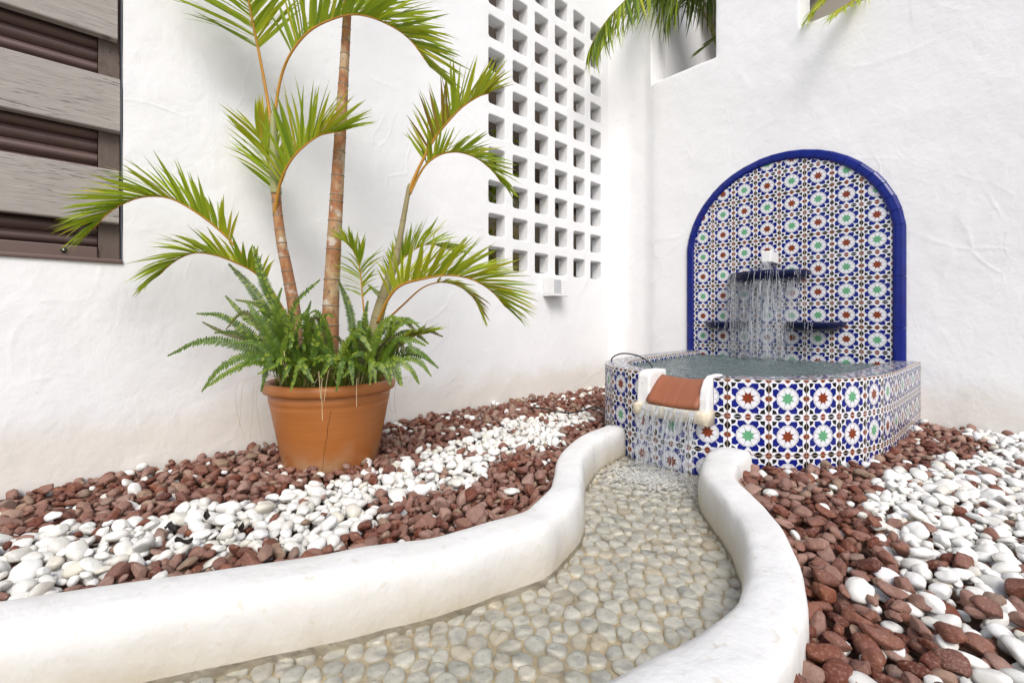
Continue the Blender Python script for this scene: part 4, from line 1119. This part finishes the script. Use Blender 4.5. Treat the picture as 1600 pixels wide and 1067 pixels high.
frond(pa, [at(429, 335, YP - .02), at(437, 290, YP - .05), at(452, 255, YP - .08), at(474, 230, YP - .10), at(500, 212, YP - .11), at(530, 206, YP - .12)], 30, 0.215, .24, 60, 62, 'ggyyy', .017, (.009, .0025), seed=3, droop=(0, 2), tipang=15)
frond(pa, [at(430, 320, YP + .03), at(424, 275, YP + .05), at(413, 235, YP + .06), at(402, 205, YP + .05)], 22, 0.19, .15, 30, 48, 'yyg', .023, (.008, .003), normal=Vector((0.7, -0.6, 0.3)), seed=4, droop=(0, 2), pet=M_PETIOLEG)
frond(pa, [at(449, 500, YP - .02), at(418, 450, YP - .05), at(375, 394, YP - .10), at(345, 362, YP - .14), at(308, 333, YP - .19), at(268, 311, YP - .24), at(232, 307, YP - .29), at(200, 315, YP - .32), at(168, 334, YP - .35), at(146, 358, YP - .36)], 32, 0.175, .42, 60, 46, 'ggyy', .018, (.0085, .002), seed=5, droop=(0, 2), tipang=16)
frond(pa, [at(452, 500, YP - .05), at(425, 455, YP - .10), at(398, 426, YP - .14), at(360, 407, YP - .19), at(328, 397, YP - .22), at(300, 396, YP - .25), at(272, 409, YP - .28), at(248, 430, YP - .30)], 26, 0.155, .30, 38, 62, 'ggyy', .017, (.007, .0018), seed=6, droop=(1, 3), tipang=14)
# middle stem
pb = root('palm', at(517, 520, YP), 'tallest middle palm stem with orange brown ringed trunk in the pot', 'palm', 'palms in the terracotta pot')
trunk(pb, [at(514, 606, YP), at(517, 480, YP), at(522, 380, YP), at(527, 290, YP), at(532, 205, YP), at(537, 120, YP), at(541, 50, YP), at(543, 5, YP), at(545, -70, YP)], [.0345, .0325, .029, .026, .0235, .021, .0175, .0155, .0145], rings=[0.09, 0.145, 0.19, 0.25, 0.32, 0.385, 0.43, 0.445, 0.49, 0.545, 0.58, 0.63, 0.665, 0.70, 0.735, 0.77, 0.80, 0.83])
trunk(pb, [at(545, -72, YP), at(547, -130, YP), at(548, -190, YP)], [.0152, .014, .009], M_SHAFT, 'crownshaft')
for k, (dx, dy) in enumerate(((-120, -380), (60, -420))):
    frond(pb, [at(547, -150, YP), at(547 + dx*.3, -150 + dy*.5, YP), at(547 + dx*.7, -150 + dy*.85, YP), at(547 + dx*1.1, -150 + dy*1.0, YP)], 24, 0.22, .3, 45, 52, 'gg', .018, (.008, .002), seed=30 + k)
# right stem
pc = root('palm', at(590, 520, YP), 'right palm stem leaning away with browning drooping fronds in the pot', 'palm', 'palms in the terracotta pot')
trunk(pc, [at(572, 600, YP), at(588, 505, YP), at(602, 455, YP), at(618, 405, YP), at(628, 355, YP), at(638, 300, YP), at(641, 288, YP)], [.027, .028, .024, .019, .0135, .0105, .0085], mat_simple('green_brown_stem', (0.27, 0.235, 0.12), 0.6, 0.3, 0.3, 14), rings=[0.15, 0.24, 0.33, 0.43, 0.54, 0.68, 0.82])
frond(pc, [at(638, 302, YP), at(652, 268, YP - .01), at(676, 222, YP - .03), at(698, 193, YP - .05), at(722, 168, YP - .07), at(748, 151, YP - .09), at(765, 146, YP - .10)], 34, 0.175, .28, 58, 58, 'yyyb', .016, (.009, .0025), seed=7, droop=(0, 2), tipang=24, lmin=.45)
frond(pc, [at(640, 304, YP), at(654, 275, YP), at(668, 255, YP), at(690, 241, YP - .01), at(716, 238, YP - .02), at(744, 247, YP - .03), at(768, 266, YP - .03), at(784, 286, YP - .03)], 30, 0.150, .27, 42, 52, 'ggy', .015, (.007, .0015), seed=8, droop=(0, 3), tipang=16)
frond(pc, [at(590, 505, YP - .06), at(606, 468, YP - .10), at(626, 446, YP - .13), at(660, 436, YP - .16), at(700, 430, YP - .18), at(738, 437, YP - .19), at(768, 455, YP - .19), at(790, 480, YP - .18)], 44, 0.20, .20, 60, 60, 'yyyyg', .0165, (.0085, .002), seed=9, droop=(0, 2), tipang=18)
frond(pc, [at(596, 508, YP + .02), at(628, 478, YP), at(660, 450, YP - .02), at(690, 441, YP - .03), at(718, 448, YP - .04), at(740, 466, YP - .05), at(752, 490, YP - .05)], 24, 0.10, .55, 18, 50, 'ybby', .012, (.006, .0015), seed=10, droop=(1, 3), tipang=16)
frond(pc, [at(572, 520, YP - .04), at(567, 470, YP - .06), at(564, 435, YP - .06), at(560, 410, YP - .07), at(551, 390, YP - .08), at(541, 378, YP - .10)], 22, 0.125, .38, 20, 55, 'gyg', .014, (.006, .0015), seed=11, droop=(1, 4))
frond(pc, [at(592, 512, YP + .06), at(606, 455, YP + .08), at(622, 415, YP + .10), at(645, 392, YP + .12), at(672, 382, YP + .13), at(705, 392, YP + .12)], 28, 0.15, .35, 50, 55, 'gyg', .016, (.006, .0015), seed=12, droop=(0, 2))
frond(pc, [at(612, 535, YP - .08), at(632, 530, YP - .12), at(652, 524, YP - .14), at(672, 520, YP - .16)], 12, 0.10, .2, 30, 40, 'gyg', .015, (.004, .001), seed=13, droop=(0, 2))
for (p0, p1, r) in (((560, 560), (576, 520), .008), ((570, 562), (584, 528), .011)):
    M = MB(); L = Vector(pc.location); M.tube([at(*p0, YP - .13) - L, at((p0[0]+p1[0])/2, (p0[1]+p1[1])/2 - 3, YP - .13) - L, at(*p1, YP - .12) - L], [r, r*1.05, r*0.8], 9)
    M.build('dead_stub', mat_simple('dead_grey_wood', (0.30, 0.25, 0.21), 0.8, 0.2, 0.3, 40, .5), pc, False)

# ferns and tufts in the pot
def fern_frond(parent, pts, wid, m=M_FERN, npin=None, seed=0, flat=None):
    rs = random.Random(seed); L = Vector(parent.location); P = resample(spline(pts, 40), n=40); flat = Vector((0.55, -0.50, 0.62))
    ln = sum((b - a).length for a, b in zip(P, P[1:])); npin = npin or max(14, int(ln / 0.0085)); wid *= 1.0; M = MB()
    M.tube([p - L for p in P], [0.0018*(1 - i/46) + 0.0004 for i in range(40)], 4)
    for i in range(npin):
        s = 0.10 + 0.90 * (i + 0.5)/npin; q = min(38.99, s*39); k = int(q); p = P[k].lerp(P[k+1], q - k) - L
        T = (P[min(k+2, 39)] - P[max(k-1, 0)]).normalized(); N = flat or UP
        N = N - T*N.dot(T)
        if N.length < 0.2: N = Vector((0.7, -0.7, 0.1)) - T*Vector((0.7, -0.7, 0.1)).dot(T)
        N.normalize(); B = T.cross(N)
        l = wid * (math.sin(math.pi*min(1, 0.22 + 0.74*s))**0.8) * rs.uniform(0.85, 1.1)
        for sd in (1, -1):
            d = (B*sd*0.94 + T*0.22 + N*rs.uniform(-0.1, 0.25)).normalized(); w = min(0.0052, ln/npin*0.47)
            a = p + d*l*0.15; b = p + d*l*0.6 - N*l*0.03; c = p + d*l - N*l*0.12
            M.face([p, a + T*w*0.9, b + T*w*0.85, c, b - T*w*0.85, a - T*w*1.0])
    return M.build('frond', m, parent, False)
fa = root('fern', at(455, 575, 1.62), 'bushy sword fern spilling over the left side of the pot', 'fern', 'ferns in the terracotta pot')
fb = root('fern', at(600, 575, 1.62), 'smaller sword fern spilling over the right side of the pot', 'fern', 'ferns in the terracotta pot')
YF = 1.66
fern_spec = [
 (fa, [(455, 560, 0), (425, 500, 0), (392, 450, -.02), (357, 412, -.02)], .024, M_FERN), (fa, [(465, 560, -.03), (440, 500, -.06), (412, 440, -.08), (396, 385, -.08)], .026, M_FERN),
 (fa, [(452, 575, -.08), (452, 510, -.14), (465, 470, -.17), (500, 437, -.18)], .024, M_FERN), (fa, [(450, 575, 0), (400, 530, -.06), (350, 495, -.10), (307, 490, -.12)], .022, M_FERN),
 (fa, [(450, 580, -.02), (390, 545, -.10), (320, 532, -.14), (262, 556, -.16)], .026, M_FERN), (fa, [(455, 580, -.05), (395, 555, -.12), (345, 575, -.16), (315, 612, -.16)], .024, M_FERN),
 (fa, [(455, 585, -.06), (400, 565, -.14), (360, 580, -.18), (322, 605, -.19)], .022, M_FERN), (fa, [(440, 570, .03), (395, 535, .02), (350, 520, 0), (316, 503, 0)], .016, M_FERNB),
 (fa, [(470, 580, -.08), (432, 545, -.15), (405, 500, -.18), (385, 470, -.18)], .024, M_FERN), (fa, [(470, 585, -.10), (500, 560, -.18), (540, 560, -.20)], .022, M_FERN),
 (fa, [(450, 570, -.05), (435, 520, -.12), (432, 480, -.15), (440, 450, -.16)], .022, M_FERN), (fa, [(455, 580, -.1), (430, 560, -.18), (420, 565, -.2), (408, 612, -.21)], .018, M_FERN),
 (fa, [(480, 580, -.08), (450, 560, -.19), (430, 570, -.21), (402, 585, -.22)], .020, M_FERN), (fa, [(465, 560, .08), (440, 520, .09), (410, 480, .08), (368, 468, .06)], .022, M_FERN),
 (fa, [(462, 570, -.02), (420, 520, .02), (388, 500, 0), (352, 462, -.02)], .020, M_FERN), (fa, [(470, 590, -.1), (455, 570, -.2), (448, 580, -.23), (440, 600, -.24)], .016, M_FERN),
 (fb, [(590, 570, 0), (630, 535, -.04), (660, 515, -.06), (692, 526, -.06)], .020, M_FERNB), (fb, [(595, 580, -.04), (625, 550, -.10), (650, 548, -.12), (676, 566, -.12)], .022, M_FERN),
 (fb, [(595, 585, -.06), (630, 562, -.14), (655, 565, -.15), (674, 588, -.15)], .018, M_FERN), (fb, [(590, 575, -.02), (610, 545, -.08), (612, 525, -.10), (617, 500, -.10)], .018, M_FERN),
 (fb, [(580, 585, -.08), (600, 565, -.18), (615, 580, -.20), (626, 602, -.20)], .020, M_FERN), (fb, [(560, 575, .06), (552, 520, .06), (545, 480, .05), (530, 440, .02)], .022, M_FERN),
 (fb, [(575, 570, .08), (590, 500, .10), (600, 470, .10), (575, 445, .10)], .024, M_FERN), (fb, [(585, 585, -.1), (555, 570, -.16), (550, 575, -.19), (535, 590, -.21)], .018, M_FERN),
 (fb, [(580, 575, -.02), (576, 530, -.06), (570, 500, -.07), (575, 470, -.07)], .020, M_FERN), (fb, [(590, 575, -.04), (615, 540, -.10), (640, 530, -.12), (665, 540, -.12)], .022, M_FERN),
 (fb, [(590, 580, -.1), (575, 560, -.18), (560, 552, -.2), (545, 560, -.2)], .020, M_FERN), (fb, [(600, 585, -.08), (612, 560, -.16), (640, 575, -.18), (655, 600, -.17)], .018, M_FERN),
 (fa, [(460, 570, -.04), (445, 510, -.05), (425, 470, -.05), (405, 430, -.04)], .022, M_FERN), (fa, [(458, 580, -.10), (425, 560, -.17), (395, 560, -.20), (372, 580, -.21)], .020, M_FERN),
 (fa, [(470, 575, -.06), (462, 530, -.14), (470, 500, -.17), (482, 480, -.18)], .020, M_FERN), (fa, [(450, 575, .02), (410, 540, 0), (372, 520, -.03), (335, 520, -.04)], .020, M_FERN), (fa, [(480, 590, -.12), (470, 570, -.2), (475, 575, -.22), (490, 598, -.24)], .016, M_FERN),
 (fb, [(590, 575, 0), (605, 530, -.04), (630, 505, -.05), (655, 505, -.05)], .018, M_FERN), (fb, [(585, 575, .02), (600, 540, 0), (625, 520, -.02), (648, 516, -.03)], .018, M_FERN), (fb, [(600, 580, -.05), (630, 555, -.1), (660, 556, -.11), (685, 575, -.11)], .018, M_FERN),
 (fb, [(560, 590, -.1), (545, 560, -.15), (540, 545, -.17), (548, 530, -.18)], .018, M_FERN), (fb, [(575, 590, -.12), (585, 570, -.2), (598, 575, -.22), (610, 600, -.23)], .016, M_FERN), (fb, [(530, 590, -.08), (520, 560, -.12), (505, 545, -.14), (498, 540, -.15)], .018, M_FERN),
 (fb, [(545, 590, -.1), (530, 560, -.17), (520, 560, -.2), (500, 590, -.22)], .020, M_FERN), (fa, [(490, 580, -.05), (480, 530, -.12), (478, 500, -.14), (486, 470, -.15)], .020, M_FERN)]
rf = random.Random(77)
for q in range(46):                                    # short young fronds filling the middle of the pot
    bx = rf.uniform(432, 612); r_ = rf.uniform(-.14, .04); hh = rf.uniform(45, 105); dx = rf.uniform(-55, 55) + (bx - 522) * 0.35
    fern_spec.append((fa if bx < 500 else fb, [(bx, 588, r_), (bx + dx*.3, 588 - hh*.7, r_ - .02), (bx + dx*.7, 588 - hh, r_ - .04), (bx + dx*1.1, 588 - hh*rf.uniform(.55, 1.0), r_ - .06)], rf.uniform(.014, .021), M_FERN if q % 7 else M_FERNB))
for q in range(9):                                    # fronds lapping over the rim
    bx = rf.uniform(425, 625); dx = rf.uniform(-35, 35) + (bx - 520) * 0.3
    fern_spec.append((fa if bx < 500 else fb, [(bx, 585, -.10), (bx + dx*.4, 562, -.17), (bx + dx*.8, 568, -.205), (bx + dx*1.2, rf.uniform(592, 614), -.225)], rf.uniform(.013, .019), M_FERN))
for i, (par, pts, w, m) in enumerate(fern_spec):
    fern_frond(par, [at(px, py, YF + dy) for px, py, dy in pts], w, m, seed=i)
M = MB(); MS = MB()
for k in range(900):
    a = random.uniform(0, 6.28); r = 0.19 * math.sqrt(random.random()); x, y = POTC.x + r*math.cos(a), POTC.y + r*math.sin(a)
    l = random.uniform(0.05, 0.21); b = random.uniform(0, 6.28); ln = random.uniform(0.2, 0.9)
    d = Vector((math.cos(b)*ln, math.sin(b)*ln, 1)).normalized(); p0 = Vector((x, y, 0.285)); p1 = p0 + d*l*0.6; p2 = p1 + (d + Vector((math.cos(b)*.5, math.sin(b)*.5, -.7))).normalized()*l*0.45
    w = Vector((-math.sin(b), math.cos(b), 0)) * random.uniform(0.0012, 0.0030)
    T = MS if k % 6 == 0 else M
    T.face([p0 - w, p0 + w, p1 + w, p1 - w]); T.face([p1 - w, p1 + w, p2])
tag(M.build('grass_tuft', M_GRASS, None), 'tangle of green blades growing between the palm stems in the pot', 'grass', kind='stuff')
for (px, py, q) in (((430, 560, 0)), (438, 565, 0), (446, 555, 0), (500, 580, 1), (505, 590, 1), (520, 575, 1), (470, 585, 0), (560, 590, 1)):
    s = at(px, py, 1.53); e = at(px + random.uniform(-22, 14), py + random.uniform(30, 68) * (1 if q else .6), 1.475)
    MS.tube(spline([s, s.lerp(e, .4) + Vector((0.015, -0.01, 0.03)), e], 8), 0.0011, 4)
for px in (372, 380, 398, 404, 612, 620):
    MS.tube(spline([at(px + 25, 588, 1.72), at(px, 600, 1.74), at(px - 3, 635, 1.74), at(px + random.uniform(-8, 12), 660 + random.uniform(-15, 30), 1.75)], 9), 0.0006, 3)
tag(MS.build('dry_straw', M_STRAW, None), 'dry pale straws and hanging roots on the terracotta pot', 'straw', kind='stuff')

# ------------------------------------------------------------------ palms behind the wall openings
pd = root('palm', (-1.62, 3.95, -0.02), 'dark green palm behind the garden wall hanging out of the corner opening', 'palm')
trunk(pd, [(-1.62, 3.95, -0.02), (-1.62, 3.95, 1.4), (-1.60, 3.93, 2.75)], [.07, .06, .045])
def A(px, py, Y): return at(px, py, Y)
frond(pd, [(-1.60, 3.93, 2.75), (-1.62, 3.55, 3.15), A(1022, -50, 3.50), A(1000, -22, 3.36), A(976, 2, 3.25), A(953, 26, 3.18), A(932, 56, 3.10), A(924, 72, 3.08)], 44, 0.36, .40, -50, 44, 'ddgg', .022, (.010, .003), M_PETIOLEG, seed=21, droop=(1, 3), tipang=12)
frond(pd, [(-1.60, 3.93, 2.75), (-1.66, 3.6, 3.12), A(1018, -40, 3.60), A(1036, -18, 3.50), A(1060, -2, 3.42)], 46, 0.42, .40, -70, 75, 'dddg', .020, (.010, .003), M_PETIOLEG, seed=22, droop=(0, 2), tipang=50)
frond(pd, [(-1.60, 3.93, 2.75), (-1.5, 3.8, 3.10), A(1070, -40, 3.60), A(1100, -18, 3.55), A(1140, -4, 3.50)], 46, 0.36, .40, -66, 66, 'ddd', .018, (.010, .003), M_PETIOLEG, seed=23, droop=(0, 2), tipang=50)
frond(pd, [(-1.60, 3.93, 2.75), (-1.42, 3.80, 2.85), A(1140, 45, 3.52), A(1112, 66, 3.45), A(1092, 82, 3.42)], 26, 0.14, .35, 20, 40, 'ddd', .016, (.008, .002), M_PETIOLEG, seed=24, droop=(0, 2))
pe = root('palm', (-0.42, 3.95, -0.02), 'yellow green palm behind the garden wall drooping over the high window sill', 'palm')
trunk(pe, [(-0.42, 3.95, -0.02), (-0.42, 3.95, 1.4), (-0.42, 3.9, 2.60)], [.07, .06, .045])
frond(pe, [(-0.42, 3.9, 2.6), (-0.50, 3.6, 2.62), A(1352, -12, 2.62), A(1330, 4, 2.55), A(1312, 14, 2.50), A(1298, 26, 2.47)], 26, 0.16, .35, -8, 42, 'yyy', .013, (.008, .002), seed=25, droop=(1, 3), tipang=14)
frond(pe, [(-0.42, 3.9, 2.6), (-0.5, 3.7, 2.75), A(1320, -20, 2.80), A(1290, 2, 2.76), A(1268, 24, 2.74)], 26, 0.20, .3, 20, 45, 'yyg', .016, (.008, .002), seed=26, droop=(1, 3), tipang=14)
frond(pe, [(-0.42, 3.9, 2.6), (-0.62, 3.9, 2.95), A(1290, -55, 3.2), A(1262, -25, 3.15)], 26, 0.25, .3, 10, 50, 'dgy', .018, (.008, .002), seed=27, droop=(1, 3))
sh = root('shrub', (-3.2, 2.55, -0.02), 'green shrub growing in the passage behind the block screen', 'shrub')
M = MB()
for k in range(900):
    a = random.uniform(0, 6.28); h = random.uniform(0.2, 2.3); r = 0.30*math.sqrt(random.random())
    p = Vector((r*math.cos(a), 1.6*r*math.sin(a), h)); d = Vector((random.gauss(0,1), random.gauss(0,1), random.gauss(0,.6))).normalized(); e = d.cross(UP).normalized()*0.02
    M.face([p, p + d*0.04 + e, p + d*0.09, p + d*0.04 - e])
M.build('leaves', M_LEAF, sh)
M = MB(); M.tube([(0, 0, 0), (0.02, 0.03, 1.0), (0, 0.05, 2.0)], [0.025, 0.02, 0.01], 8); M.build('trunk', M_TRUNK, sh, True)

# ------------------------------------------------------------------ pump cable and dead leaves
M = MB()
M.tube(spline([gnd(822, 637, .03), gnd(850, 638, .035), gnd(882, 645, .04), gnd(905, 643, .045), gnd(930, 635, .045), Vector((-1.43, 2.03, 0.05))], 40), 0.0042, 7)
M.tube(spline([gnd(925, 640, .03), gnd(940, 639, .03), Vector((-1.45, 2.10, 0.02))], 10), 0.0036, 7)
tag(M.build('power_cable', M_RUBBER, None, True), 'black cable lying on the red pebbles behind the basin', 'cable')
M = MB(); M.tube(spline([Vector((-1.425, 2.06, 0.30)), Vector((-1.42, 2.06, 0.345)), Vector((-1.36, 2.07, 0.372)), Vector((-1.26, 2.07, 0.362)), Vector((-1.19, 2.06, 0.325)), Vector((-1.17, 2.055, 0.28))], 30), 0.0038, 7)
tag(M.build('pump_cable', M_RUBBER, None, True), 'black cable looping over the basin rim into the fountain water', 'cable')
for k, (px, py, lab) in enumerate(((268, 828, 'dark curled dead leaf on the white pebbles above its neighbour'), (288, 848, 'dark curled dead leaf between white and red pebbles nearest the kerb'), (376, 826, 'small dark dead leaf on white pebbles right of the larger ones'), (322, 808, 'dark dead leaf scrap at the upper edge of the white pebbles'))):
    c = gnd(px, py, 0.036); M = MB(); rows = []
    for i in range(7):
        t = i/6; w = 0.008*(0.6+random.random())*math.sin(math.pi*(0.08 + 0.87*t)); x = (t - .5)*(0.034 if k < 2 else 0.022)
        rows.append([(x, w*s, 0.008*s*s + 0.008*math.sin(t*5 + k) + 0.003*random.random()) for s in (-1, -.5, 0, .5, 1)])
    M.grid(rows); o = M.build('dead_leaf', mat_simple('blackened_leaf', (0.02, 0.017, 0.014), 0.7, 0.3, 0.3, 30), None, True)
    o.location = c; o.rotation_euler = (0.2, -0.1, 0.6 + k*0.9); tag(o, lab, 'dead leaf', 'dead leaves on the pebbles')
bpy.context.view_layer.update()
